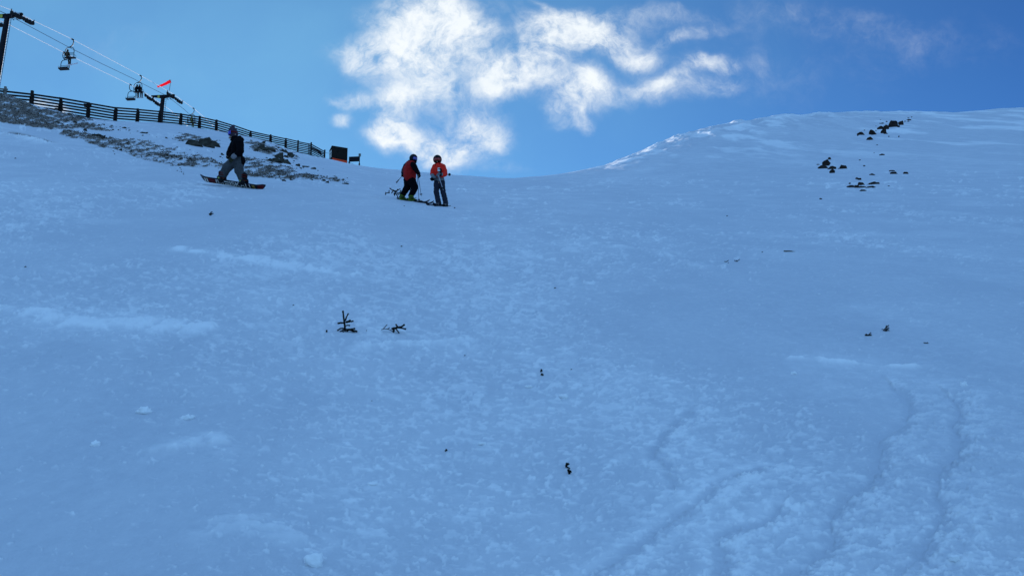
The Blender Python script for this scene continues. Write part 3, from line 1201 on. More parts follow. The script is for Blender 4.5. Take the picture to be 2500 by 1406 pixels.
def build_tower(T, low, label, rad):
    g = Hs(T.x, T.y)
    ax = (T - low).normalized()
    k = (T.z - g) / ax.z
    foot = T - ax * (k + 1.0)
    root = empty('chairlift_tower', (foot.x, foot.y, g))
    tag(root, label, 'lift tower', 'towers of the chairlift')
    bm = bmesh.new()
    tube(bm, [foot, T - ax * .1], [rad * 1.25, rad * .82], 20)
    finish('pole', bm, M['paint'], root, smooth=True)
    bm = bmesh.new()
    for s in (-1, 1):
        vs = []
        for (o, h0, h1) in ((0, -.26, .26), (s * 1.95, .08, .30)):
            for (dy, z) in ((-.2, h0), (.2, h0), (.2, h1), (-.2, h1)):
                vs.append(bm.verts.new(T + E2 * o + E1 * dy * (1 if o == 0 else .7) + ZUP * z))
        for f in [(3, 2, 1, 0), (4, 5, 6, 7), (0, 1, 5, 4), (1, 2, 6, 5), (2, 3, 7, 6), (3, 0, 4, 7)]:
            bm.faces.new([vs[i] for i in f])
    finish('crossarm', bm, M['paint'], root)
    bm = bmesh.new()   # rungs up the pole
    n = int(k / .35)
    for i in range(n):
        q = foot + ax * (1.2 + i * .35)
        tube(bm, [q + E2 * (rad * .6), q + E2 * (rad * 1.2 + .16)], .018, 5)
    tube(bm, [foot + E2 * (rad * 1.2 + .16), T + E2 * (rad * 1.2 + .16) - ax * .3], .025, 6)
    finish('ladder', bm, M['steel'], root)
    for (TT, off, pa, pb) in TRAINS:
        if TT is not T:
            continue
        a, b = on_line(*pa, off), on_line(*pb, off)
        d = (b - a).normalized()
        up = E2.cross(d).normalized()
        if up.z < 0:
            up = -up
        a, b = a - up * .24, b - up * .24
        bm = bmesh.new()
        beam(bm, a, b, .14, .24, up)
        for q in (.25, .75):
            m = a.lerp(b, q)
            beam(bm, m - d * .55 - up * .26, m + d * .55 - up * .26, .12, .18, up)
            beam(bm, m - up * .2, m, .06, .2, d)
        c = a.lerp(b, .5)
        arm = T + E2 * (off * .98) + ZUP * .15
        beam(bm, arm, c, .16, .2, d)
        for q in (.0, 1.0):   # rope catchers at the ends
            m = a.lerp(b, q)
            beam(bm, m + up * .1, m + up * .42 + E2 * (.1 if off > 0 else -.1), .06, .08, d)
        tr = finish('sheave_train', bm, M['steel'], root)
        for i in range(8):
            m = a.lerp(b, .04 + .92 * i / 7) - up * .02
            bm = bmesh.new()
            lathe_disc(bm, m, E2, .25, .16)
            lathe_disc(bm, m, E2, .10, .24, 8)
            finish('sheave_wheel', bm, M['rubber'], tr)
    bm = bmesh.new()   # hanging hooks under the arm
    for o in (.75, 1.25):
        p = T + E2 * o - ZUP * .02
        tube(bm, [p, p - ZUP * .35, p - ZUP * .5 + E2 * .1, p - ZUP * .45 + E2 * .2], .04, 6)
    finish('hook', bm, M['steel'], root)
    bm = bmesh.new()
    c = T - E2 * .62 - E1 * .24 - ZUP * .02
    box(bm, c, E2, E1, ZUP, .15, .02, .20)
    finish('number_plate', bm, M['yellow'], root)
    bm = bmesh.new()
    bq = foot + ax * 1.0
    tube(bm, [bq - ZUP * .6, bq + ZUP * .25], .75, 16)
    finish('footing', bm, M['greywood'], root)
    return root


build_tower(T1, P(-4, 170, 99.6), 'tall black chairlift tower cut off by the left edge of the picture', .34)
build_tower(T2, P(391.5, 300, 134.8), 'black chairlift tower with the windsock, standing behind the fence', .36)


def rope(name, pix, off, r, m, label, cat):
    pts = [on_line(x, y, off) for x, y in pix]
    bm = bmesh.new()
    tube(bm, pts, r, 8)
    tag(finish(name, bm, m, None, pts[0], True), label, cat)


rope('haul_rope', [(-120, -42), (-40, -4), (0, 15), (27, 25), (54, 38), (82, 51.5), (130, 74), (177, 97), (260, 141), (343, 185), (409, 222), (427, 233), (446, 247), (472, 265), (500, 288), (545, 332)], GA, .042, M['rope'], 'upper bright steel haul rope that carries the occupied chairs', 'rope')
rope('haul_rope', [(-120, -5), (-46, 30), (-20, 43), (6, 54), (22, 61), (85, 93), (152, 127), (236, 168), (319, 208), (354, 227), (373, 239), (392, 253), (410, 265), (432, 283), (470, 320)], -GA, .042, M['rope'], 'lower bright steel haul rope that carries the empty chairs', 'rope')
rope('signal_cable', [(-120, -32), (-20, 19), (0, 28), (20, 37), (40, 48), (104, 82), (168, 116), (250, 157), (330, 195), (352, 207), (400, 231), (418, 243), (450, 268), (490, 305)], .1, .032, M['cable'], 'thin dark cable running between the two haul ropes', 'cable')


def chair(px, py, off, sign, label):
    g = on_line(px, py, off)
    f, l = E1 * sign, E2 * sign
    root = empty('lift_chair', g)
    tag(root, label, 'lift chair', 'double chairs of the chairlift')

    def q(a, b, z):
        return g + l * a + f * b + ZUP * z
    bm = bmesh.new()
    beam(bm, g - E1 * .22, g + E1 * .22, .13, .13)
    beam(bm, q(-.02, 0, 0), q(.16, 0, -.02), .1, .1)
    finish('grip', bm, M['steel'], root)
    bm = bmesh.new()
    tube(bm, grow([q(.10, 0, 0), q(.15, 0, -.15), (q(.17, 0, -.45)), q(.06, 0, -.78), q(-.22, 0, -1.02)], 4), .058, 8)
    beam(bm, q(-.45, 0, -1.06), q(-.08, 0, -1.0), .1, .09)
    finish('hanger', bm, M['steel'], root, smooth=False)
    bm = bmesh.new()
    tube(bm, grow([q(-.93, .1, -2.42), q(-.94, 0, -2.0), q(-.92, 0, -1.6), q(-.78, 0, -1.24), q(-.5, 0, -1.09), q(-.05, 0, -1.08), q(.22, 0, -1.2), q(.35, 0, -1.52), q(.36, 0, -2.0), q(.34, .1, -2.42)], 3), .043, 8)
    finish('bail', bm, M['steel'], root)
    bm = bmesh.new()
    sl = (f * .97 + ZUP * .17).normalized()
    box(bm, q(-.29, .25, -2.42), l, sl, l.cross(sl).normalized(), .66, .27, .075)
    tube(bm, [q(-.95, .02, -2.46), q(.37, .02, -2.46)], .03, 6)
    tube(bm, [q(-.95, .48, -2.40), q(.37, .48, -2.40)], .03, 6)
    finish('seat', bm, M['board'], root)
    bm = bmesh.new()
    for z in (-1.86, -2.02, -2.18):
        tube(bm, [q(-.92, .0, z), q(-.8, -.06, z + .01), q(.22, -.06, z + .01), q(.34, 0, z)], .028, 6)
    finish('backrest', bm, M['steel'], root)
    for a in (-.96, .38):
        bm = bmesh.new()
        tube(bm, grow([q(a, 0, -2.12), q(a, .3, -2.08), q(a, .46, -2.14), q(a, .42, -2.40)], 3), .022, 6)
        finish('armrest', bm, M['steel'], root)
    return g, f, l


c1 = chair(177, 97, GA, 1, 'occupied chair with one rider, nearest on the upper rope')
c2 = chair(343, 185.5, GA, 1, 'occupied chair with two dark riders left of the windsock')
c3 = chair(472, 265, GA, 1, 'farthest occupied chair, half hidden behind the fence rails')
chair(157, 129, -GA, -1, 'empty chair hanging just below the brown-jacketed rider')
chair(319, 207.5, -GA, -1, 'empty chair hanging below the two dark riders')


def seated(c, a, jacket, trousers, label, hat='helmet', lean=0.0):
    g, f, l = c

    def q(x, b, z):
        return g + l * (a + x) + f * b + ZUP * z
    ch = [[(q(0, .12, -2.24), .15), (q(0, .05, -1.95), .16), (q(lean, .05, -1.72), .15), (q(lean, .07, -1.58), .06), (q(lean, .10, -1.46), .10)]]
    for s in (-1, 1):
        ch.append([(q(s * .09, .15, -2.28), .09), (q(s * .12, .58, -2.27), .075), (q(s * .12, .62, -2.75), .055), (q(s * .12, .66, -3.08), .05), (q(s * .12, .80, -3.10), .045)])
        ch.append([(q(s * .2 + lean, .05, -1.74), .06), (q(s * .27 + lean, .12, -2.02), .05), (q(s * .16, .40, -2.12), .045), (q(s * .12, .50, -2.1), .04)])
    b = skin('person', ch, M['skin'], None, .03, 2, origin=q(0, .2, -2.35))
    tag(b, label, 'person', 'people riding the chairlift')
    jc = [[(q(0, .11, -2.24), .185), (q(0, .05, -1.95), .20), (q(lean, .05, -1.74), .185), (q(lean, .06, -1.60), .09)]]
    tc = [[(q(-.08, .13, -2.27), .13), (q(.08, .13, -2.27), .13)]]
    bo = []
    for s in (-1, 1):
        jc.append([(q(s * .2 + lean, .05, -1.74), .085), (q(s * .28 + lean, .12, -2.02), .075), (q(s * .17, .40, -2.12), .06)])
        tc.append([(q(s * .09, .15, -2.28), .12), (q(s * .12, .58, -2.27), .10), (q(s * .12, .62, -2.75), .085), (q(s * .12, .65, -2.95), .08)])
        bo.append([(q(s * .12, .65, -2.92), .075), (q(s * .12, .66, -3.08), .075), (q(s * .12, .84, -3.11), .065)])
    skin('jacket', jc, jacket, b, .03, 3)
    skin('trousers', tc, trousers, b, .03, 3)
    for s, o in zip((-1, 1), bo):
        skin('boot', [o], M['boot'], b, .03, 2)
    bm = bmesh.new()
    ellipsoid(bm, q(lean, .09, -1.44), (.135, .15, .14))
    finish('helmet', bm, M[hat], b, smooth=True)
    for s in (-1, 1):
        bm = bmesh.new()
        ellipsoid(bm, q(s * .13, .50, -2.1), (.06, .07, .06), 8, 6)
        finish('glove', bm, M['black'], b, smooth=True)
    return q


def sboard(a, b, up, w, m, label, group=None, th=.02):
    d = (b - a).normalized()
    s = d.cross(up).normalized()
    n = s.cross(d).normalized()
    bm = bmesh.new()
    L = (b - a).length
    prev = None
    for i in range(17):
        t = i / 16
        e = min(t, 1 - t) * L
        ww = w / 2 * min(1, math.sqrt(max(.02, 1 - (1 - min(e / .16, 1)) ** 2))) * (1 - .10 * math.sin(math.pi * t))
        rise = .10 * max(0, 1 - e / .22) ** 2
        c = a + d * (L * t) + n * rise
        row = [bm.verts.new(c + s * k * ww + n * z) for (k, z) in ((-1, 0), (1, 0), (1, th), (-1, th))]
        if prev:
            for k in range(4):
                bm.faces.new((prev[k], prev[(k + 1) % 4], row[(k + 1) % 4], row[k]))
        else:
            bm.faces.new(row[::-1])
        prev = row
    bm.faces.new(prev)
    o = finish('snowboard', bm, m, None, a.lerp(b, .5))
    return tag(o, label, 'snowboard', group)


q = seated(c1, -.62, M['brown'], M['black'], 'rider in a brown jacket alone on the nearest chair', 'brown')
sboard(q(-.62, .72, -3.22), q(1.22, .62, -3.06), (ZUP - E1 * .12), .30, M['palebd'], 'pale snowboard hanging under the brown-jacketed rider')
q = seated(c2, -.60, M['black'], M['black'], 'rider in black leaning in at the left of the middle chair', 'black', .12)
q = seated(c2, -.02, M['black'], M['navy'], 'rider in black with pale hood at the right of the middle chair', 'cuff', -.06)
sboard(q(-.85, .72, -3.20), q(.25, .68, -3.14), (ZUP - E1 * .2), .26, M['palebd'], 'pale snowboard hanging under the two dark riders')
q = seated(c3, -.25, M['ygreen'], M['ygreen'], 'rider in yellow-green on the farthest chair behind the fence', 'ygreen')
sboard(q(.30, .75, -2.1), q(1.3, .65, -2.75), (ZUP - E1 * .3), .28, M['paper'], 'white snowboard beside the yellow-green rider behind the fence')


def build_windsock():
    top, bot = P(417, 195, 134.6), P(413.5, 222, 134.8)
    root = empty('windsock', bot)
    tag(root, 'red windsock blown out to the left on a thin pole atop the lift tower', 'windsock')
    bm = bmesh.new()
    tube(bm, [bot, top], [.04, .03], 8)
    finish('pole', bm, M['steel'], root)
    a, b = P(416.3, 198.5, 134.6), P(384, 212.5, 134.2)
    d = (b - a).normalized()
    x, y = frame(d)
    bm = bmesh.new()
    rings = []
    n = 14
    for i in range(n):
        t = i / (n - 1)
        c = a.lerp(b, t) + Vector((0, 0, -.10 * math.sin(t * math.pi)))
        r = .245 - .10 * t
        rings.append([bm.verts.new(c + (x * math.cos(k * math.pi / 8) + y * math.sin(k * math.pi / 8)) * r * (1 + .05 * math.sin(k * 2.1 + i * 1.7))) for k in range(16)])
    for p, s in zip(rings, rings[1:]):
        for k in range(16):
            bm.faces.new((p[k], p[(k + 1) % 16], s[(k + 1) % 16], s[k]))
    finish('sock', bm, M['sock'], root, smooth=True)
    bm = bmesh.new()
    pts = [a + (x * math.cos(k * math.pi / 8) + y * math.sin(k * math.pi / 8)) * .25 for k in range(17)]
    tube(bm, pts, .018, 6)
    finish('hoop', bm, M['steel'], root)


build_windsock()


# ------------------------------------------------------------------ rocks
def hull_rock(c, w, d, h, shape, seed, m, name='rock'):
    """angular rock; c = point on the snow under its middle"""
    r = random.Random(seed)
    bm = bmesh.new()
    pts = []
    if shape == 'wedge':
        for x in (-.5, .5):
            for y in (-.5, .5):
                pts.append((x * r.uniform(.75, 1), y * r.uniform(.6, 1), -.25))
        a = r.uniform(-.15, .3)
        for k in range(5):
            pts.append((a + r.uniform(-.27, .27), r.uniform(-.25, .25), r.uniform(.6, 1.0)))
        pts += [(r.uniform(-.4, -.2), r.uniform(-.4, 0), r.uniform(.25, .5)), (r.uniform(.3, .46), r.uniform(-.4, 0), r.uniform(.2, .6))]
    elif shape == 'slab':
        for x in (-.5, -.2, .2, .5):
            for y in (-.45, .45):
                pts.append((x * r.uniform(.85, 1), y * r.uniform(.7, 1), r.uniform(-.35, -.2)))
                pts.append((x * r.uniform(.6, .95), y * r.uniform(.3, .8), (1 - abs(x) * 1.2) * r.uniform(.75, 1.0)))
    else:
        for k in range(16):
            a = r.uniform(0, 6.28)
            z = r.uniform(-.3, .95)
            rr = .5 * math.sqrt(max(.15, 1 - max(0, z) ** 2 * .8)) * r.uniform(.8, 1.05)
            pts.append((math.cos(a) * rr, math.sin(a) * rr, z))
    lean, tilt = r.uniform(-.22, .22), r.uniform(-.1, .45)
    for p in pts:
        bm.verts.new((c[0] + p[0] * w + lean * p[2] * w, c[1] + p[1] * d, c[2] + (p[2] + tilt * p[0]) * h))
    bmesh.ops.convex_hull(bm, input=list(bm.verts))
    loose = [v for v in bm.verts if not v.link_faces]
    bmesh.ops.delete(bm, geom=loose, context='VERTS')
    bmesh.ops.subdivide_edges(bm, edges=list(bm.edges), cuts=2, use_grid_fill=True)
    bmesh.ops.triangulate(bm, faces=list(bm.faces))
    s = max(w, h)
    for v in bm.verts:
        q = v.co / s * 4.5 + Vector((seed * 1.7, 0, 0))
        v.co += Vector((mnoise.noise(q), mnoise.noise(q + Vector((7, 1, 3))), mnoise.noise(q + Vector((2, 9, 5))))) * s * .10
    return finish(name, bm, m, None, c)


def rock_px(px, py, w, h, shape, seed, m, label, group=None, name='rock', cat='rock'):
    g = ground_at(px, py + h / 2)
    k = g.y / F
    o = hull_rock(g, w * k * 1.28, max(w, h) * k * .7, h * k * 1.12, shape, seed, m, name)
    return tag(o, label, cat, group)


RIGHT = [  # zoomed coordinates, size, shape, label
    (1285, 242, 130, 105, 'wedge', 'large dark pointed rock at the head of the upper rock band'),
    (1392, 235, 82, 62, 'round', 'hooked dark rock hard against the right of the large triangular rock'),
    (1372, 282, 40, 36, 'round', 'small dark rock under the hooked rock of the upper band'),
    (1182, 290, 84, 78, 'round', 'brown-green angular rock in the middle of the upper rock band'),
    (1108, 302, 74, 50, 'slab', 'dark sloping rock left of the brown-green rock in the upper band'),
    (1148, 352, 76, 66, 'round', 'forked dark rock hanging below the middle of the upper band'),
    (1178, 382, 56, 26, 'slab', 'flat dark rock at the foot of the forked rock'),
    (1000, 362, 96, 92, 'round', 'tall dark rock in the lower half of the upper band'),
    (950, 452, 96, 58, 'wedge', 'triangular dark rock at the bottom tip of the upper band'),
    (828, 380, 92, 56, 'slab', 'lone dark slanting rock left of the upper band'),
    (790, 410, 26, 24, 'round', 'pebble-sized rock touching the lone slanting rock left of the band'),
    (1130, 240, 58, 18, 'slab', 'thin flat rock just above the upper rock band'),
    (1515, 190, 62, 20, 'slab', 'widest of the tiny rocks near the ridge above the band'),
    (1130, 688, 62, 24, 'slab', 'small pointed rock halfway between upper band and lower cluster'),
    (388, 743, 46, 36, 'round', 'small dark rock topmost in the left rock cluster'),
    (335, 805, 108, 92, 'round', 'biggest block of the left rock cluster on the far slope'),
    (272, 862, 108, 54, 'slab', 'dark slab against the lower left of the biggest cluster block'),
    (318, 868, 70, 40, 'round', 'dark rock tucked under the biggest block of the left cluster'),
    (408, 872, 102, 52, 'slab', 'dark slanting slab right of the biggest block in the left cluster'),
    (415, 926, 78, 56, 'round', 'dark blunt rock lowest in the left rock cluster'),
    (575, 862, 104, 60, 'round', 'separate square dark boulder right of the left rock cluster'),
    (1270, 918, 66, 22, 'slab', 'upper thin slab of the stacked pair at the far right'),
    (1305, 945, 90, 42, 'round', 'lower thick rock of the stacked pair at the far right'),
    (1468, 948, 74, 34, 'wedge', 'rightmost dark rock on the far slope, beside the stacked pair'),
    (992, 970, 66, 26, 'slab', 'small dart-shaped rock above the lower rock cluster'),
    (795, 1036, 78, 38, 'round', 'domed dark rock topmost in the lower rock cluster'),
    (830, 1104, 104, 46, 'round', 'broad dark rock in the middle of the lower cluster'),
    (1005, 1098, 154, 32, 'slab', 'longest flat slab at the upper right of the lower cluster'),
    (688, 1144, 108, 28, 'slab', 'flat slab at the left end of the lower cluster row'),
    (775, 1143, 74, 42, 'round', 'squarish rock second in the lower cluster row'),
    (850, 1149, 84, 24, 'slab', 'thin slab third in the lower cluster row'),
    (960, 1151, 122, 22, 'slab', 'long thin slab at the right end of the lower cluster row'),
    (858, 1199, 82, 24, 'slab', 'flat rock lying alone just below the lower cluster row'),
    (258, 1320, 36, 20, 'wedge', 'small dark stone alone on the slope below the left cluster'),
]
for i, (x, y, w, h, sh, lb) in enumerate(RIGHT):
    rock_px(1960 + x / 5.86, 260 + y / 5.86, w / 5.86, h / 5.86, sh, 11 + i, M['rock'], lb, 'dark rocks on the far right slope')
TINY = [(1200, 218, 26, 13), (1515, 162, 26, 10), (1560, 153, 18, 16), (1465, 213, 24, 13), (1508, 214, 36, 11), (1235, 429, 26, 15), (1373, 430, 18, 24), (880, 341, 20, 12), (1045, 345, 16, 12), (1110, 190, 16, 8),
        (1062, 550, 22, 12), (1020, 665, 18, 9), (815, 767, 28, 13), (880, 848, 26, 20), (220, 830, 42, 13), (510, 889, 20, 11), (668, 1100, 28, 22), (1225, 1134, 28, 17), (1045, 280, 14, 9)]
for i, (x, y, w, h) in enumerate(TINY):
    rock_px(1960 + x / 5.86, 260 + y / 5.86, w / 5.86, h / 5.86, 'round', 111 + i, M['rock'],
            'tiny dark stone scattered round the rock groups of the far right slope', 'tiny stones on the far right slope', 'stone', 'stone')

BANK = [  # photo pixels: rocks on the left bank
    (472, 348, 34, 15, 'slab', 'low mossy rock at the left end of the outcrop left of the snowboarder'),
    (497, 345, 32, 20, 'round', 'tallest dark rock of the outcrop left of the snowboarder'),
    (518, 349, 30, 14, 'slab', 'grey-green rock at the right end of the outcrop left of the snowboarder'),
    (508, 357, 26, 6, 'slab', 'dark toe of rock under the outcrop left of the snowboarder'),
    (643, 347, 9, 6, 'round', 'small round dark boulder just below the fence'),
    (641, 361, 24, 10, 'slab', 'rounded flat rock above and left of the dark bank outcrop'),
    (661, 363, 20, 9, 'slab', 'flat slab between the round rock and the dark bank outcrop'),
    (682, 380, 24, 14, 'round', 'pointed top rock of the dark outcrop right of the snowboarder'),
    (671, 389, 30, 10, 'slab', 'lower left slab of the dark outcrop right of the snowboarder'),
    (696, 395, 24, 9, 'slab', 'dark rock spur at the foot of the outcrop right of the snowboarder'),
    (684, 391, 18, 9, 'round', 'dark middle rock of the outcrop right of the snowboarder'),
    (697, 381, 12, 7, 'slab', 'small dark rock between the outcrop and the brownish boulder'),
    (710, 377, 17, 12, 'round', 'brownish boulder right of the dark outcrop on the bank'),
    (694, 368, 18, 8, 'slab', 'flat rock just above the brownish boulder on the bank'),
    (543, 376, 7, 6, 'round', 'small grey boulder left of the snowboarder\'s hip'),
    (209, 317, 8, 7, 'round', 'small grey boulder at the lower edge of the turf bank'),
    (350, 324, 14, 4, 'slab', 'small dark flat stone alone on the snow under the fence'),
    (565, 337, 15, 6, 'slab', 'dark flat stone just left of the snowboarder\'s goggles'),
    (623, 366, 12, 7, 'wedge', 'small wedge stone below the round flat rock on the bank'),
    (235, 330, 26, 4, 'slab', 'thin dark ledge of rock at the top of the lower turf streak'),
    (248, 334, 12, 5, 'wedge', 'dark stone at the right end of the thin ledge'),
    (765, 411, 13, 4, 'slab', 'dark flat stone low on the bank below the hut'),
    (745, 406, 14, 4, 'slab', 'dark flat stone left of the one below the hut'),
    (727, 403, 12, 6, 'round', 'dark stone at the upper left of the stones below the hut'),
    (798, 444, 9, 5, 'wedge', 'dark stone at the lower tip of the turf streak'),
    (843, 448, 16, 3, 'slab', 'thin dark stone lying alone at the right end of the turf'),
    (693, 440, 10, 5, 'round', 'dark stone at the lower edge of the turf right of the rider'),
]
for i, (x, y, w, h, sh, lb) in enumerate(BANK):
    rock_px(x, y, w, h, sh, 301 + i, M['bankrock'], lb, 'rocks on the left bank')


def build_bank_stones():
    r = random.Random(5)
    zones = [(250, 300, 320, 328, 26), (400, 430, 450, 358, 26), (430, 330, 540, 356, 22), (560, 352, 540, 352, 0), (604, 346, 700, 378, 40), (612, 382, 720, 402, 22), (700, 402, 790, 418, 16),
             (740, 424, 850, 448, 40), (650, 425, 720, 442, 18), (330, 318, 420, 340, 10), (20, 262, 260, 316, 40), (240, 338, 560, 404, 44)]
    for (x0, y0, x1, y1, n) in zones:
        x0, x1 = min(x0, x1), max(x0, x1)
        y0, y1 = min(y0, y1), max(y0, y1)
        for _ in range(n):
            x = r.uniform(x0, x1)
            t = (x - x0) / max(1, x1 - x0)
            y = r.uniform(y0, y1) * .55 + .45 * (y0 + (y1 - y0) * t)
            w = min(9, r.lognormvariate(1.15, .45))
            rock_px(x, y, w, w * r.uniform(.3, .6), r.choice(('slab', 'round', 'wedge')), r.randrange(10 ** 5), M['bankrock'],
                    'small dark stone poking through the snow and turf of the left bank', 'small stones on the left bank', 'stone', 'stone')


build_bank_stones()


# ------------------------------------------------------------------ seedlings, twigs
def brush(bmn, bmt, pts, r, seed=0, dens=1.0, nh=.75):
    """needled shoot: bark core in bmt, needles in bmn"""
    rr = random.Random(seed)
    pts = grow(pts, 4) if len(pts) > 2 else [pts[0].lerp(pts[1], k / 5) for k in range(6)]
    tube(bmt, pts, [r * .62 * (1 - .4 * k / len(pts)) for k in range(len(pts))], 6)
    L = sum((a - b).length for a, b in zip(pts, pts[1:]))
    n = int(dens * max(40, L / r * 44))
    for _ in range(n):
        t = rr.random() * (len(pts) - 1.001)
        i = int(t)
        c = pts[i].lerp(pts[i + 1], t - i)
        d = (pts[i + 1] - pts[i]).normalized()
        x, y = frame(d)
        a = rr.uniform(0, 6.28)
        o = (x * math.cos(a) + y * math.sin(a))
        tip = c + (o * nh + d * rr.uniform(.2, .75)) * r * rr.uniform(.8, 1.2)
        s = d.cross(o).normalized() * r * .16
        v = [bmn.verts.new(p) for p in (c - s, c + s, tip + s * .3, tip - s * .3)]
        bmn.faces.new(v)
    # rounded growing tip
    e = pts[-1]
    ellipsoid(bmn, e, (r * .62,) * 3, 7, 5)


def plant(ox, oy, s, anchor, parts, label, cat='seedling', name='conifer_seedling', group=None, dens=1.0, bare=False):
    """parts: (kind, radius, points) in zoomed coordinates"""
    g = ground_at(ox + anchor[0] / s, oy + anchor[1] / s)
    D = g.y
    k = D / (F * s)
    root = empty(name, g)
    tag(root, label, cat, group)
    rr = random.Random(int(anchor[0] * 7 + anchor[1]))
    for j, (nm, r, pts) in enumerate(parts):
        bmn, bmt = bmesh.new(), bmesh.new()
        w = rr.uniform(-1, 1) * .012
        P3 = []
        for i, (x, y) in enumerate(pts):
            q = P(ox + x / s, oy + y / s, D + w * (i if nm != 'stem' else 0))
            P3.append(q)
        if nm == 'bare_twig':
            tube(bmt, grow(P3, 3) if len(P3) > 2 else P3, r * k * 1.1, 6)
            finish('bare_twig', bmt, M['twig'], root)
            bmn.free()
            continue
        brush(bmn, bmt, P3, r * k * 1.4, j * 13 + 1, dens)
        b = finish(nm, bmt, M['twig'], root)
        finish('needles', bmn, M['needle'], b)
    return root


plant(770, 740, 10, (725, 700), [
    ('stem', 30, [(726, 690), (722, 600), (708, 470), (690, 350), (674, 205)]),
    ('branch', 23, [(728, 430), (760, 340), (800, 262)]), ('branch', 27, [(735, 465), (800, 445), (845, 420)]), ('branch', 24, [(745, 472), (840, 455), (915, 438)]),
    ('branch', 26, [(700, 482), (630, 480), (560, 492)]), ('branch', 20, [(740, 550), (790, 538), (832, 546)]),
    ('branch', 24, [(712, 620), (620, 618), (548, 660)]), ('branch', 20, [(690, 650), (630, 680), (570, 722)]), ('branch', 16, [(690, 650), (672, 670), (690, 712)]),
    ('branch', 28, [(730, 645), (830, 640), (955, 622)]), ('branch', 28, [(760, 650), (880, 655), (1008, 690)]), ('branch', 22, [(810, 655), (770, 690), (760, 722)]), ('branch', 22, [(860, 655), (920, 690), (960, 712)]),
], 'upright dark conifer seedling poking out of the snow, largest in the foreground')
plant(770, 740, 10, (1960, 720), [
    ('bare_twig', 9, [(1660, 625), (1700, 580), (1752, 525)]), ('bare_twig', 9, [(1610, 650), (1670, 628), (1780, 638), (1840, 660), (1900, 695)]), ('bare_twig', 9, [(1760, 635), (1815, 592)]),
    ('branch', 34, [(1868, 625), (1920, 615), (1985, 598)]), ('stem', 30, [(1890, 640), (1990, 595), (2090, 580), (2165, 532)]), ('branch', 26, [(2020, 598), (2110, 608), (2195, 630)]),
    ('branch', 20, [(2010, 580), (1985, 545), (1968, 522)]), ('branch', 26, [(1900, 640), (1920, 670), (1905, 695)]), ('branch', 18, [(1960, 625), (2010, 680), (2038, 722)]),
], 'fallen dark conifer sprig lying right of the upright seedling')
plant(770, 740, 10, (275, 712), [('stem', 26, [(275, 706), (276, 672)])], 'stubby dark shoot tip just left of the upright seedling', 'shoot', 'conifer_shoot')
plant(920, 360, 8.786, (440, 1085), [
    ('branch', 14, [(275, 875), (340, 920), (430, 940)]), ('branch', 14, [(330, 915), (400, 960), (490, 985)]), ('branch', 13, [(185, 1018), (196, 985), (272, 972)]), ('branch', 12, [(240, 980), (262, 955), (264, 928)]),
    ('branch', 12, [(185, 960), (192, 985)]), ('branch', 14, [(318, 985), (335, 950), (350, 915)]), ('stem', 16, [(375, 1020), (400, 965), (450, 905)]), ('bare_twig', 8, [(440, 930), (505, 885)]),
    ('branch', 14, [(440, 1085), (445, 1050), (425, 1020)]), ('branch', 13, [(495, 985), (500, 950), (512, 925)]), ('branch', 15, [(360, 985), (420, 1000), (470, 1010)]), ('branch', 12, [(460, 1090), (490, 1050), (520, 980)]), ('branch', 14, [(390, 1000), (372, 1010), (380, 1030)]),
], 'sprawling dark conifer sprig sticking out of the snow behind the left skier', 'sprig', 'conifer_sprig')
plant(920, 360, 8.786, (835, 1100), [('branch', 9, [(835, 1098), (838, 1078)]), ('branch', 8, [(790, 1095), (815, 1090)])], 'tiny dark sprig in front of the left skier\'s green boots', 'sprig', 'conifer_sprig')
plant(490, 505, 20, (470, 430), [('stem', 34, [(420, 400), (470, 350), (520, 320)]), ('branch', 30, [(470, 430), (540, 360), (610, 330)]), ('branch', 28, [(470, 350), (500, 270), (560, 260)]), ('branch', 26, [(400, 330), (460, 350)])],
      'small dark sprig on the snow below the snowboard', 'sprig', 'conifer_sprig')
plant(1740, 580, 10.417, (350, 622), [('branch', 12, [(298, 608), (345, 614)]), ('stem', 11, [(340, 618), (400, 582)])], 'left one of the two small check-shaped twigs on the right-hand slope', 'twig', 'conifer_twig', dens=.7)
plant(1740, 580, 10.417, (610, 612), [('branch', 12, [(555, 576), (580, 605), (630, 607)]), ('stem', 11, [(610, 605), (685, 556)]), ('branch', 10, [(598, 575), (615, 603)])], 'right one of the two small check-shaped twigs on the right-hand slope', 'twig', 'conifer_twig', dens=.7)
plant(2060, 770, 10.417, (620, 520), [('stem', 24, [(540, 496), (610, 502), (685, 508)]), ('branch', 17, [(635, 495), (660, 465), (686, 440)]), ('branch', 14, [(580, 495), (572, 468)]), ('branch', 20, [(600, 512), (650, 515), (688, 495)])],
      'low dark sprig, left of two sprigs at the far right of the slope', 'sprig', 'conifer_sprig')
plant(2060, 770, 10.417, (1070, 400), [('stem', 16, [(998, 380), (1070, 320), (1140, 256)]), ('branch', 16, [(1068, 330), (1086, 268)]), ('branch', 18, [(1040, 388), (1100, 345), (1142, 320)]), ('branch', 15, [(1060, 380), (1110, 372), (1146, 380)]), ('branch', 14, [(1030, 395), (1095, 398)]), ('branch', 11, [(968, 346), (980, 344)])],
      'fan-shaped dark sprig, right of two sprigs at the far right of the slope', 'sprig', 'conifer_sprig')
plant(2060, 770, 10.417, (2110, 712), [('stem', 13, [(2030, 690), (2100, 702), (2158, 714)]), ('branch', 9, [(2105, 700), (2130, 682)])], 'thin dark twig lying lowest at the far right edge of the slope', 'twig', 'conifer_twig', dens=.7)
plant(1040, 870, 4.535, (1274, 176), [('stem', 11, [(1270, 172), (1278, 148)]), ('branch', 9, [(1268, 160), (1284, 158)])], 'upper of two small dark tufts lying in the middle foreground', 'tuft', 'conifer_tuft', dens=1.3)
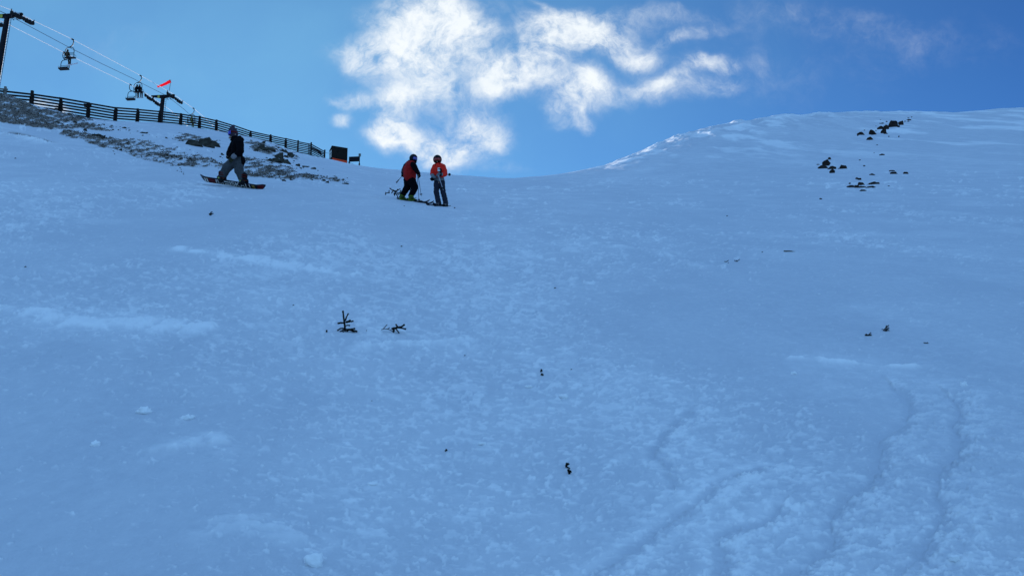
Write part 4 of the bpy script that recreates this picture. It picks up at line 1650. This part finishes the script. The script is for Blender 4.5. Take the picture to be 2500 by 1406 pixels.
plant(1040, 870, 4.535, (1283, 212), [('stem', 11, [(1270, 198), (1294, 202)]), ('branch', 9, [(1282, 208), (1284, 192)])], 'lower of two small dark tufts lying in the middle foreground', 'tuft', 'conifer_tuft', dens=1.3)
plant(1040, 870, 4.535, (1566, 1238), [('stem', 16, [(1558, 1226), (1552, 1205), (1560, 1186)]), ('branch', 13, [(1556, 1200), (1576, 1188)]), ('branch', 10, [(1562, 1220), (1588, 1238)])], 'larger ragged dark cone tuft in the lower middle foreground', 'tuft', 'conifer_tuft', dens=1.3)
plant(1040, 870, 4.535, (1584, 1300), [('stem', 17, [(1590, 1300), (1582, 1275), (1578, 1258)]), ('branch', 14, [(1572, 1268), (1600, 1272)])], 'rounded dark tuft directly below the ragged cone tuft', 'tuft', 'conifer_tuft', dens=1.3)
plant(1040, 870, 4.535, (220, 1056), [('stem', 9, [(216, 1050), (224, 1028)]), ('branch', 7, [(210, 1042), (232, 1038)])], 'small star-shaped dark tuft low in the left middle foreground', 'tuft', 'conifer_tuft', dens=1.3)
g = ground_at(1740 + 1970 / 10.417, 580 + 362 / 10.417)
bm = bmesh.new()
kk = g.y / (F * 10.417)
pts = [P(1740 + x / 10.417, 580 + y / 10.417, g.y) for (x, y) in ((1808, 344), (1870, 348), (1950, 345), (2050, 358), (2100, 364), (2140, 380))]
tube(bm, grow(pts, 4), [16 * kk] * 6 + [14 * kk] * 6 + [11 * kk] * 5 + [7 * kk] * 4, 8)
tag(finish('stick', bm, M['stick'], None, g), 'bent brown stick lying on the right-hand slope', 'stick')
SPECKS = [((980, 602), 5, 'below the two skiers'), ((1355, 704), 5, 'alone near the middle of the slope'), ((716, 745), 4, 'up and left of the upright seedling'), ((895, 807), 3, 'between the upright seedling and the fallen sprig'),
          ((1395, 902), 4, 'right of the pair of small tufts'), ((62, 652), 5, 'near the left edge of the slope'), ((37, 387), 4, 'high at the left edge under the turf bank'), ((1861, 616), 4, 'between the check-shaped twigs and the stick'),
          ((1775, 528), 4, 'above the two check-shaped twigs'), ((1135, 868), 4, 'below and right of the fallen sprig'), ((908, 978), 3, 'low on the left of the foreground'), ((987, 503), 3, 'just below the skis of the left skier'), ((1110, 508), 4, 'just right of the right skier\'s skis'), ((1778, 642), 3, 'just under the left check-shaped twig')]
for i, ((x, y), w, lb) in enumerate(SPECKS):
    g = ground_at(x, y + 1)
    k = g.y / F
    bm = bmesh.new()
    r = random.Random(i)
    a = g + Vector((-w * k * .5, 0, .2 * w * k))
    b = g + Vector((w * k * .5, r.uniform(-.5, .5) * w * k, .35 * w * k))
    tube(bm, [a, a.lerp(b, .5) + Vector((0, 0, w * k * .18)), b], [w * k * .16, w * k * .26, w * k * .12], 6)
    tube(bm, [a.lerp(b, .45), a.lerp(b, .6) + Vector((0, 0, w * k * .5))], [w * k * .14, w * k * .08], 5)
    tag(finish('twig_bit', bm, M['twig'], None, g), 'tiny dark twig bit ' + lb, 'twig')

# ------------------------------------------------------------------ bigger lumps of snow
for i, (x, y, w, h, lb) in enumerate([
    ((770), 1362, 58, 34, 'largest loose snow lump at the bottom edge, left of centre'), (352, 998, 38, 18, 'pale snow lump low on the left of the slope'), (460, 1016, 34, 13, 'flat snow lump right of the pale lump at lower left'),
    (232, 1080, 30, 15, 'snow lump lower left, below the pale lump'), (2354, 936, 22, 15, 'rounded snow lump above the right-hand ski tracks'), (1290, 942, 24, 8, 'flat snow lump under the two small tufts'), (1376, 966, 24, 13, 'snow lump right of and below the two small tufts'),
    (1938, 909, 18, 9, 'small snow lump at the right of centre above the tracks'), (1178, 1080, 26, 8, 'flat pale snow lump in the lower centre'), (910, 1178, 26, 10, 'small snow lump in the lower left centre'), (2330, 1358, 30, 16, 'snow lump at the bottom right between the ski tracks')]):
    g = ground_at(x, y + h * .4)
    k = g.y / F
    bm = bmesh.new()
    bmesh.ops.create_icosphere(bm, subdivisions=3, radius=1)
    for v in bm.verts:
        q = v.co * 1.6 + Vector((i * 5.1, 0, 0))
        f = 1 + .6 * mnoise.fractal(q, 1, 2, 4)
        v.co = g + Vector((v.co.x * w * .38 * k * f, v.co.y * w * .34 * k * f, (v.co.z * .6 + .12) * h * .95 * k * f))
    tag(finish('snow_lump', bm, LUMP, None, g, True), lb, 'snow lump', 'bigger loose snow lumps')


# ------------------------------------------------------------------ people
def conv(ox, oy, s, D):
    def J(x, y, dy=0.0):
        return P(ox + x / s, oy + y / s, D + dy)
    return J, D / (F * s)


def hand(parent, wrist, direction, palm_n, m, size=.19, curl=.6, name='glove'):
    """gloved hand: palm, four separate fingers and a thumb at the side of the palm"""
    d = direction.normalized()
    n = (palm_n - d * palm_n.dot(d)).normalized()      # palm faces n
    s = d.cross(n).normalized()
    u = size
    ch = []
    for k, (o, ln) in enumerate(((-.20, .36), (-.07, .42), (.07, .40), (.20, .31))):
        a = wrist + d * u * .10 + s * u * o * .7
        b = wrist + d * u * .52 + s * u * o
        c = b + (d * math.cos(curl) + n * math.sin(curl)) * u * ln * .55
        e = c + (d * math.cos(curl * 2.1) + n * math.sin(curl * 2.1)) * u * ln * .5
        ch.append([(a, u * .12), (b, u * .095), (c, u * .075), (e, u * .065)])
    t0 = wrist + d * u * .18 - s * u * .20
    t1 = t0 + (d * .55 - s * .6 + n * .35).normalized() * u * .25
    t2 = t1 + (d * .8 + n * .55).normalized() * u * .2
    ch.append([(t0, u * .11), (t1, u * .085), (t2, u * .07)])
    ch.append([(wrist - d * u * .25, u * .19), (wrist + d * u * .1, u * .17)])
    return skin(name, ch, m, parent, .0075, 2)


def slim(body):
    """the body under loose winter clothes"""
    out = [[(q, r * .74) for q, r in body[0][:-2]] + body[0][-2:]]
    for ch in body[1:]:
        out.append([(q, r * .72) for q, r in ch])
    return out


def make_snowboarder():
    g = ground_at(566, 456.5)
    J, k = conv(470, 300, 7.81, g.y)

    def c(x, y, r, dy=0):
        return (J(x, y, dy), r * k)
    body = [
        [c(820, 740, 95), c(835, 620, 95), c(850, 480, 100), c(845, 360, 88), c(790, 275, 42), c(772, 225, 66), c(768, 185, 76)],
        [c(850, 345, 60, -.12), c(880, 365, 52, -.21), c(905, 545, 42, -.26), c(825, 615, 34, -.27), c(770, 680, 28, -.27)],
        [c(830, 345, 60, .12), c(795, 375, 52, .19), c(720, 520, 42, .2), (c(690, 612, 34, .12)), c(672, 650, 26, .1)],
        [c(800, 750, 80, -.03), c(655, 860, 64, -.05), c(570, 1000, 52), c(556, 1085, 44), c(535, 1112, 36, -.16)],
        [c(870, 760, 80, .03), c(890, 910, 62, -.05), c(955, 1050, 52), c(968, 1130, 44), c(950, 1162, 36, -.16)],
    ]
    nose = J(690, 238, -.02)
    body = slim(body)
    p = skin('person', body, M['skin'], None, .013, 3, extra=[(nose, (.016, .014, .02)), (J(715, 285), (.035, .04, .03)), (J(700, 268, -.01), (.014, .024, .008)), (J(815, 225, -.115), (.02, .012, .03))], origin=Vector(g))
    tag(p, 'snowboarder in black jacket, grey trousers and knit hat riding across the slope', 'person')
    jk = [
        [c(835, 660, 122), c(845, 560, 120), c(855, 450, 118), c(862, 360, 98), c(800, 300, 66), c(775, 300, 46)],
        [c(760, 640, 86, -.04), c(930, 735, 82, -.05)], [c(760, 640, 86, .06), c(920, 750, 86, .06)], [c(935, 700, 70), c(955, 785, 42)],
        [c(870, 370, 92, -.1), c(905, 395, 76, -.19), c(915, 545, 70, -.26), c(840, 605, 54, -.28)],
        [c(830, 370, 88, .1), c(800, 390, 76, .19), c(728, 520, 66, .21), c(692, 600, 54, .13)],
        [c(735, 330, 22, -.05), c(800, 345, 40)], [c(900, 280, 40), c(950, 330, 40)],
    ]
    skin('jacket', jk, M['black'], p, .014, 4, .010)
    tr = [
        [c(800, 715, 108, -.05), c(890, 740, 106, -.04)], [c(800, 715, 104, .06), c(880, 740, 104, .06)],
        [c(775, 745, 104), c(655, 860, 92, -.04), c(600, 960, 86), c(575, 1010, 80)],
        [c(875, 765, 106), c(885, 905, 92, -.04), c(930, 1000, 84), c(950, 1090, 70)],
    ]
    skin('trousers', tr, M['grey'], p, .014, 3, .013)
    for (x, y, d) in ((556, 1040, 0), (972, 1085, 0)):
        b = skin('boot', [[c(x + 8, y - 75, 72), c(x, y + 20, 66), c(x - 2, y + 48, 58)], [c(x - 2, y + 40, 56, .06), c(x - 22, y + 62, 46, -.2)], [c(x + 70, y + 10, 26), c(x + 78, y + 60, 22)], [c(x - 70, y - 10, 22), c(x - 74, y + 20, 20)]], M['boot'], p, .012, 3, .006)
        for q in (-95, -55, 10):
            bm = bmesh.new()
            tube(bm, [J(x - 58, y + q + 16, -.07), J(x - 20, y + q, -.125), J(x + 25, y + q + 3, -.125), J(x + 62, y + q + 20, -.06)], .011, 6)
            finish('strap', bm, M['lace'], b)
    # near hand: pale cuff and olive mitten; far hand dark
    bm = skin('cuff', [[c(842, 600, 44, -.285), c(790, 640, 52, -.29), c(778, 652, 48, -.29)]], M['cuff'], p, .010, 2)
    hand(p, J(775, 655, -.29), J(735, 715, -.30) - J(775, 655, -.29), Vector((-.3, .9, -.1)), M['olive'], .20, .5)
    hand(p, J(688, 612, .12), J(668, 668, .10) - J(688, 612, .12), Vector((.6, -.6, 0)), M['black'], .19, .5)
    h = skin('hat', [[c(768, 165, 88), c(772, 190, 92), c(790, 215, 84)], [c(770, 110, 45), c(776, 72, 30), c(790, 48, 12)], [c(758, 62, 22), c(772, 80, 26)]], M['hat'], p, .011, 2, .007)
    bm = bmesh.new()
    hc = J(768, 205)
    shell_patch(bm, hc, .122, R(120), R(262), R(-24), R(20), .024, 14, 6)
    finish('goggles', bm, M['lensb'], p, smooth=True)
    bm = bmesh.new()
    shell_patch(bm, hc + Vector((.008, 0, 0)), .142, R(258), R(360), R(-2), R(13), .006, 10, 2)
    finish('goggle_strap', bm, M['lace'], p, smooth=True)
    # snowboard
    A, B = J(122, 1062), J(1372, 1262)
    ax = (B - A).normalized()
    th = R(20)
    w0 = Vector((0, -math.cos(th), math.sin(th)))
    w = (w0 - ax * w0.dot(ax)).normalized()
    n = -(ax.cross(w)).normalized()
    L = (B - A).length
    W = .29
    ctr = A.lerp(B, .5)
    bm = bmesh.new()

    def bp(t, v, off=0.0):
        e = min(t, 1 - t) * L
        ww = W / 2 * math.sqrt(max(.015, 1 - (1 - min(e / .2, 1)) ** 2)) * (1 - .08 * math.sin(math.pi * t))
        rise = .13 * max(0, 1 - e / .26) ** 2 + .01 * math.sin(math.pi * t)
        return A + ax * (L * t) + w * (v * ww) + n * (rise - off)
    prev = None
    for i in range(41):
        t = i / 40
        row = [bm.verts.new(q) for q in (bp(t, -1), bp(t, 1), bp(t, 1, -.014), bp(t, -1, -.014))]
        if prev:
            for j in range(4):
                bm.faces.new((prev[j], prev[(j + 1) % 4], row[(j + 1) % 4], row[j]))
        else:
            bm.faces.new(row[::-1])
        prev = row
    bm.faces.new(prev)
    sb = finish('snowboard', bm, M['base'], None, ctr)
    tag(sb, 'dark snowboard with red ends and pale lettering under the snowboarder', 'snowboard')

    def decal(quad, m, nm='graphic'):
        b2 = bmesh.new()
        N = 10
        lo = []
        for i in range(N + 1):
            f = i / N
            lo.append((b2.verts.new(bp(quad[0][0] + (quad[1][0] - quad[0][0]) * f, quad[0][1] + (quad[1][1] - quad[0][1]) * f, .003)),
                       b2.verts.new(bp(quad[3][0] + (quad[2][0] - quad[3][0]) * f, quad[3][1] + (quad[2][1] - quad[3][1]) * f, .003))))
        for a, b in zip(lo, lo[1:]):
            b2.faces.new((a[0], b[0], b[1], a[1]))
        finish(nm, b2, m, sb)
    T = lambda x: (x - 122) / 1250.0
    decal([(T(300), -.95), (T(420), -.95), (T(450), .55), (T(300), .70)], M['gred'])
    decal([(T(1225), -.9), (T(1345), -.7), (T(1340), .8), (T(1250), .8)], M['gred'])
    decal([(T(205), .35), (T(280), .2), (T(350), .65), (T(270), .85)], M['gyel'])
    decal([(T(1150), -.9), (T(1205), -.9), (T(1180), .7), (T(1130), .7)], M['gyel'])

    decal([(T(230), -1.0), (T(1250), -1.0), (T(1250), -.86), (T(230), -.86)], M['gyel'], 'edge')

    def text(s, x0, x1, v0, v1):
        cu = bpy.data.curves.new('lettering', 'FONT')
        cu.body = s
        cu.size = 1.0
        cu.extrude = 0.0
        cu.offset = .012
        t = bpy.data.objects.new('tmp', cu)
        COL.objects.link(t)
        dg = bpy.context.evaluated_depsgraph_get()
        dg.update()
        me = bpy.data.meshes.new_from_object(t.evaluated_get(dg))
        bpy.data.objects.remove(t)
        xs = [v.co.x for v in me.vertices]
        ys = [v.co.y for v in me.vertices]
        b2 = bmesh.new()
        b2.from_mesh(me)
        for v in b2.verts:
            f = (v.co.x - min(xs)) / (max(xs) - min(xs))
            h = (v.co.y - min(ys)) / (max(ys) - min(ys))
            v.co = bp(T(x0 + (x1 - x0) * f), v0 + (v1 - v0) * h, .006)
        finish('lettering', b2, M['ink'], sb)
    text('II', 232, 292, -.85, .6)
    text('n', 446, 502, -.7, .65)
    text('n', 526, 582, -.8, .55)
    text('=', 605, 700, -.8, .6)
    text('ISKALL', 712, 1145, -.85, .80)
    for (x, y) in ((548, 1092), (960, 1142)):
        bm = bmesh.new()
        e = J(x, y, .0)
        u = n
        box(bm, e, ax, w, u, .085, .10, .018)
        tube(bm, [e - ax * .085 - w * .02, e - ax * .075 - w * .03 + u * .08, e + u * .10 - w * .02 + w * .09, e + ax * .075 - w * .03 + u * .08, e + ax * .085 - w * .02], .022, 6)
        box(bm, e + w * .085 + u * .05, ax, w, u, .068, .012, .05)
        finish('binding', bm, M['binding'], sb)


make_snowboarder()


def ski(pa, pb, m, label, group, width=.095):
    """from tail to tip along the snow"""
    a, b = Vector(pa), Vector(pb)
    d = (b - a).normalized()
    s = d.cross(ZUP).normalized()
    n = s.cross(d).normalized()
    L = (b - a).length
    bm = bmesh.new()
    prev = None
    for i in range(25):
        t = i / 24
        ww = width / 2 * (1.12 - .35 * math.sin(math.pi * min(1, t * 1.08))) * (1 if t < .93 else max(.25, 1 - ((t - .93) / .07) ** 2))
        rise = .10 * max(0, (t - .86) / .14) ** 2 + .012
        row = [bm.verts.new(a + d * L * t + s * kx * ww + n * (rise + z)) for kx, z in ((-1, 0), (1, 0), (1, .016), (-1, .016))]
        if prev:
            for j in range(4):
                bm.faces.new((prev[j], prev[(j + 1) % 4], row[(j + 1) % 4], row[j]))
        else:
            bm.faces.new(row[::-1])
        prev = row
    bm.faces.new(prev)
    o = finish('ski', bm, m, None, a.lerp(b, .5))
    tag(o, label, 'ski', group)
    for t, hh in ((.36, .05), (.56, .04)):
        bm = bmesh.new()
        c0 = a + d * L * t + n * .05
        box(bm, c0, d, s, n, .06, .035, hh / 2)
        finish('binding', bm, M['boot'], o)
    return o


def on_snow(px, D, lift=0.0):
    x = (px - 1250) / F * D * (1 / (cp - sp * ((703 - 490) / F * -1) * 0 + 0)) if False else None
    d = ray(px, 495)
    x = d.x / d.y * D
    return Vector((x, D, Hs(x, D) + lift))


def ski_pole(top, tip, m, label, r=.009, grip=True, basket=True):
    d = (tip - top).normalized()
    root = empty('ski_pole', tip)
    tag(root, label, 'ski pole')
    bm = bmesh.new()
    tube(bm, [top, top.lerp(tip, .5), tip], [r, r, r * .7], 8)
    finish('shaft', bm, m, root)
    if grip:
        bm = bmesh.new()
        tube(bm, [top - d * .03, top + d * .02, top + d * .11], [.022, .018, .015], 8)
        finish('grip', bm, M['boot'], root)
    if basket:
        bm = bmesh.new()
        c = tip - d * .07
        tube(bm, [c - d * .008, c + d * .008], .045, 10)
        finish('basket', bm, M['boot'], root)


def head_gear(p, J, k, x, y, yaw, lens, hel='helmet', lensc=None):
    c0 = J(x, y)
    bm = bmesh.new()
    # helmet shell: open below the brow
    shell_patch(bm, c0, .118, R(yaw + 62), R(yaw + 298), R(-38), R(20), .022, 24, 8, (1, 1, 1.08))
    shell_patch(bm, c0, .118, R(yaw), R(yaw + 360), R(14), R(89.5), .022, 28, 8, (1, 1, 1.08))
    finish('helmet', bm, M[hel], p, smooth=True)
    bm = bmesh.new()
    shell_patch(bm, c0 - Vector((0, 0, .012)), .112, R(yaw - 62), R(yaw + 62), R(-26), R(19), .022, 14, 6)
    g = finish('goggles', bm, M[lens], p, smooth=True)
    for (e0, e1) in ((-30, -26), (19, 23)):
        bm = bmesh.new()
        shell_patch(bm, c0 - Vector((0, 0, .012)), .112, R(yaw - 66), R(yaw + 66), R(e0), R(e1), .026, 14, 1)
        finish('goggle_frame', bm, M['boot'], g)


def make_left_skier():
    g = ground_at(920 + 690 / 8.786, 360 + 1150 / 8.786)
    J, k = conv(920, 360, 8.786, g.y)

    def c(x, y, r, dy=0):
        return (J(x, y, dy), r * k)
    body = [
        [c(705, 700, 95), c(700, 600, 95), c(710, 480, 100), c(725, 380, 85), c(770, 310, 40), c(790, 260, 58), c(785, 230, 66)],
        [c(730, 370, 60, -.10), c(790, 385, 52, -.2), c(850, 490, 42, -.28), c(895, 560, 34, -.30), c(915, 610, 26, -.3)],
        [c(690, 370, 60, .10), c(630, 390, 52, .2), c(575, 490, 42, .26), c(555, 560, 32, .2), c(552, 585, 24, .2)],
        [c(740, 710, 80, -.05), c(825, 865, 62, -.10), c(735, 1040, 48, -.10), c(735, 1085, 40, -.10), c(820, 1130, 28, -.13)],
        [c(670, 710, 80, .06), c(655, 870, 62, .10), c(565, 1020, 48, .12), c(550, 1070, 40, .12), c(620, 1100, 28, .12)],
    ]
    body = slim(body)
    p = skin('person', body, M['skin'], None, .013, 3, extra=[(J(862, 275), (.012, .014, .018)), (J(848, 305), (.02, .03, .02))], origin=Vector(g))
    tag(p, 'skier in dark red jacket and black trousers turned to the right', 'person')
    jk = [[c(705, 640, 122, -.03), c(700, 560, 128, -.02), c(710, 470, 134), c(720, 390, 108)], [c(640, 620, 80, .05), c(770, 640, 80, -.05)], [c(700, 380, 100, .08), c(740, 380, 100, -.08)], [c(640, 470, 90, .05), c(650, 600, 80, .05)], [c(620, 628, 52, .02), c(790, 632, 52, -.04)], [c(790, 480, 66, -.04), c(785, 600, 62, -.04)]]
    j = skin('jacket', jk, M['red'], p, .014, 4, .010)
    skin('sleeve', [[c(760, 370, 68, -.14), c(800, 400, 64, -.22), c(852, 500, 54, -.28), c(890, 555, 46, -.30)], [c(790, 330, 44, -.02), c(800, 440, 48, -.10)]], M['black'], j, .013, 3, .006)
    skin('sleeve', [[c(660, 370, 62, .14), c(625, 400, 62, .22), c(576, 490, 52, .26), c(558, 550, 42, .2)]], M['navy'], j, .013, 3, .006)
    skin('neck_gaiter', [[c(765, 335, 62), c(785, 300, 58), c(805, 312, 52)], [c(690, 290, 22), c(740, 300, 30)]], M['black'], p, .012, 3, .004)
    tr = [[c(660, 690, 96, .05), c(740, 700, 96, -.05)], [c(748, 720, 98, -.05), c(815, 865, 78, -.10), c(770, 960, 70, -.10), c(732, 1030, 62, -.10)],
          [c(672, 720, 98, .05), c(655, 860, 78, .10), c(590, 950, 70, .12), c(548, 1030, 62, .12)]]
    skin('trousers', tr, M['black'], p, .014, 3, .011)
    for (x, y, dy) in ((740, 1080, -.10), (550, 1068, .12)):
        b = skin('boot', [[c(x - 5, y - 40, 60, dy), c(x - 5, y + 25, 60, dy)], [c(x - 30, y + 35, 44, dy), c(x + 80, y + 62, 34, dy - .03), c(x + 98, y + 68, 28, dy - .03)], [c(x, y + 10, 48, dy), c(x + 60, y + 45, 34, dy)]], M['lime'], p, .012, 2)
        for q in (-20, 12):
            bm = bmesh.new()
            tube(bm, [J(x - 45, y + q, dy - .06), J(x, y + q + 6, dy - .15), J(x + 52, y + q + 22, dy - .06)], .012, 6)
            finish('buckle', bm, M['boot'], b)
    hand(p, J(893, 558, -.30), J(918, 625, -.30) - J(893, 558, -.30), Vector((-.6, -.5, 0)), M['black'], .21, .7)
    hand(p, J(556, 560, .2), J(548, 605, .2) - J(556, 560, .2), Vector((.6, -.5, 0)), M['black'], .18, .9)
    head_gear(p, J, k, 785, 240, -28, 'lensv')
    D = g.y
    ski(on_snow(920 + 430 / 8.786, D + .32, .0), on_snow(920 + 1122 / 8.786, D + .05, .0), M['ski'], 'far dark ski under the left skier\'s lime boots', 'skis of the left skier')
    ski(on_snow(920 + 590 / 8.786, D - .02, .0), on_snow(920 + 1208 / 8.786, D - .36, .0), M['ski'], 'near dark ski pointing right under the left skier\'s front boot', 'skis of the left skier')
    ski_pole(J(862, 455, -.32), J(905, 1165, -.3), M['pole'], 'upright ski pole planted in front of the left skier')
    ski_pole(J(880, 560, -.31), J(955, 1050, .1), M['pole'], 'slanting ski pole crossing behind the upright pole of the left skier')
    ski_pole(J(430, 745, .1), J(565, 585, .2), M['pole'], 'short-looking pole end sticking out behind the left skier\'s back', basket=False)


make_left_skier()


def make_right_skier():
    g = ground_at(920 + 1400 / 8.786, 360 + 1262 / 8.786)
    J, k = conv(920, 360, 8.786, g.y)

    def c(x, y, r, dy=0):
        return (J(x, y, dy), r * k)
    body = [
        [c(1340, 740, 92), c(1335, 620, 92), c(1330, 500, 98), c(1325, 410, 84), c(1305, 335, 40), c(1298, 290, 56), c(1300, 255, 64)],
        [c(1280, 410, 56), c(1225, 425, 50), c(1180, 560, 40, -.04), c(1205, 645, 32, -.12), c(1190, 670, 24, -.14)],
        [c(1380, 410, 56), c(1430, 425, 50), c(1470, 570, 40, -.02), c(1400, 590, 34, -.2), c(1362, 545, 30, -.24)],
        [c(1290, 750, 74), c(1275, 950, 58, -.03), c(1318, 1180, 46), c(1318, 1225, 38), c(1290, 1245, 28, -.16)],
        [c(1395, 750, 74), c(1415, 950, 58, -.03), c(1475, 1190, 46), c(1475, 1235, 38), c(1455, 1255, 28, -.16)],
    ]
    body = slim(body)
    p = skin('person', body, M['skin'], None, .013, 3, extra=[(J(1294, 300, -.11), (.014, .016, .02)), (J(1294, 318, -.10), (.03, .012, .008))], origin=Vector(g))
    tag(p, 'skier in bright orange-red jacket and navy trousers facing the camera', 'person')
    jk = [[c(1325, 590, 108), c(1322, 500, 116), c(1320, 420, 98)], [c(1260, 415, 74), c(1385, 415, 78)], [c(1275, 590, 62), c(1395, 590, 66)], [c(1270, 500, 72), c(1390, 500, 80)],
          [c(1245, 425, 66), c(1205, 510, 62, -.02), c(1190, 570, 54, -.05)], [c(1410, 425, 72), c(1450, 510, 66), c(1462, 570, 60, -.04), c(1410, 598, 52, -.17)], [c(1310, 360, 58), c(1345, 372, 56)]]
    j = skin('jacket', jk, M['orred'], p, .014, 4, .010)
    skin('jacket_band', [[c(1275, 640, 58), c(1385, 640, 62)], [c(1282, 705, 60), c(1395, 705, 62)], [c(1335, 640, 80, .0), c(1340, 700, 80)]], M['midgrey'], j, .014, 3, .008)
    skin('cuff', [[c(1190, 590, 46, -.06), c(1215, 640, 42, -.13), c(1245, 640, 36, -.16)]], M['midgrey'], j, .011, 2)
    skin('cuff', [[c(1385, 580, 42, -.22), c(1350, 575, 46, -.25), c(1310, 600, 38, -.24)]], M['midgrey'], j, .011, 2)
    skin('neck_gaiter', [[c(1305, 365, 56), c(1300, 325, 56, -.02)], [c(1268, 385, 26, -.08), c(1300, 370, 40, -.05), c(1340, 360, 26, -.08)]], M['black'], p, .012, 3, .004)
    tr = [[c(1288, 745, 66), c(1395, 745, 66)], [c(1285, 770, 66), c(1275, 940, 60, -.02), c(1300, 1080, 60), c(1325, 1190, 62)], [c(1400, 770, 66), c(1418, 950, 60, -.02), c(1455, 1090, 60), c(1478, 1200, 60)]]
    skin('trousers', tr, M['navy'], p, .014, 3, .012)
    for (x, y) in ((1318, 1225), (1476, 1236)):
        b = skin('boot', [[c(x, y - 30, 54), c(x, y + 8, 54)], [c(x, y + 20, 38, .08), c(x - 35, y + 28, 36, -.2)]], M['boot'], p, .012, 2)
        for q in (-18, 8):
            bm = bmesh.new()
            tube(bm, [J(x - 56, y + q + 8, -.02), J(x - 34, y + q, -.10), J(x + 12, y + q - 6, -.13)], .013, 6)
            finish('buckle', bm, M['cuff'], b)
    hand(p, J(1222, 640, -.14), J(1175, 690, -.16) - J(1222, 640, -.14), Vector((.3, -.6, .2)), M['black'], .20, .6)
    h2 = hand(p, J(1368, 560, -.27), J(1368, 480, -.28) - J(1368, 560, -.27), Vector((-.8, -.5, 0)), M['black'], .22, .8)
    head_gear(p, J, k, 1300, 262, -92, 'lensr')
    bm = bmesh.new()
    cc = J(1330, 475, -.33)
    box(bm, cc, Vector((1, 0, 0)), Vector((0, 1, .2)).normalized(), Vector((0, -.2, 1)).normalized(), .036, .004, .056)
    ph = finish('card', bm, M['paper'], None, cc)
    tag(ph, 'small white card held up in the right skier\'s black glove', 'card')
    bm = bmesh.new()
    for z in (-.02, .0, .02):
        box(bm, cc + Vector((.0, -.006, z)), Vector((1, 0, 0)), Vector((0, 1, 0)), ZUP, .016, .001, .003)
    finish('print', bm, M['midgrey'], ph)
    D = g.y
    ski(on_snow(920 + 1450 / 8.786, D + .55), on_snow(920 + 1064 / 8.786, D - .50), M['ski'], 'ski pointing left under the right skier\'s left-hand boot', 'skis of the right skier')
    ski(on_snow(920 + 1560 / 8.786, D + .35), on_snow(920 + 1222 / 8.786, D - .75), M['ski'], 'ski pointing at the camera under the right skier\'s right-hand boot', 'skis of the right skier')
    ski_pole(J(1315, 590, -.28), J(1425, 915, -.55), M['palepole'], 'pale ski pole slanting down across the right skier\'s trousers', grip=False)
    ski_pole(J(1395, 590, .0), J(1580, 582, .5), M['pole'], 'dark ski pole end sticking out behind the right skier\'s elbow', grip=False)


make_right_skier()
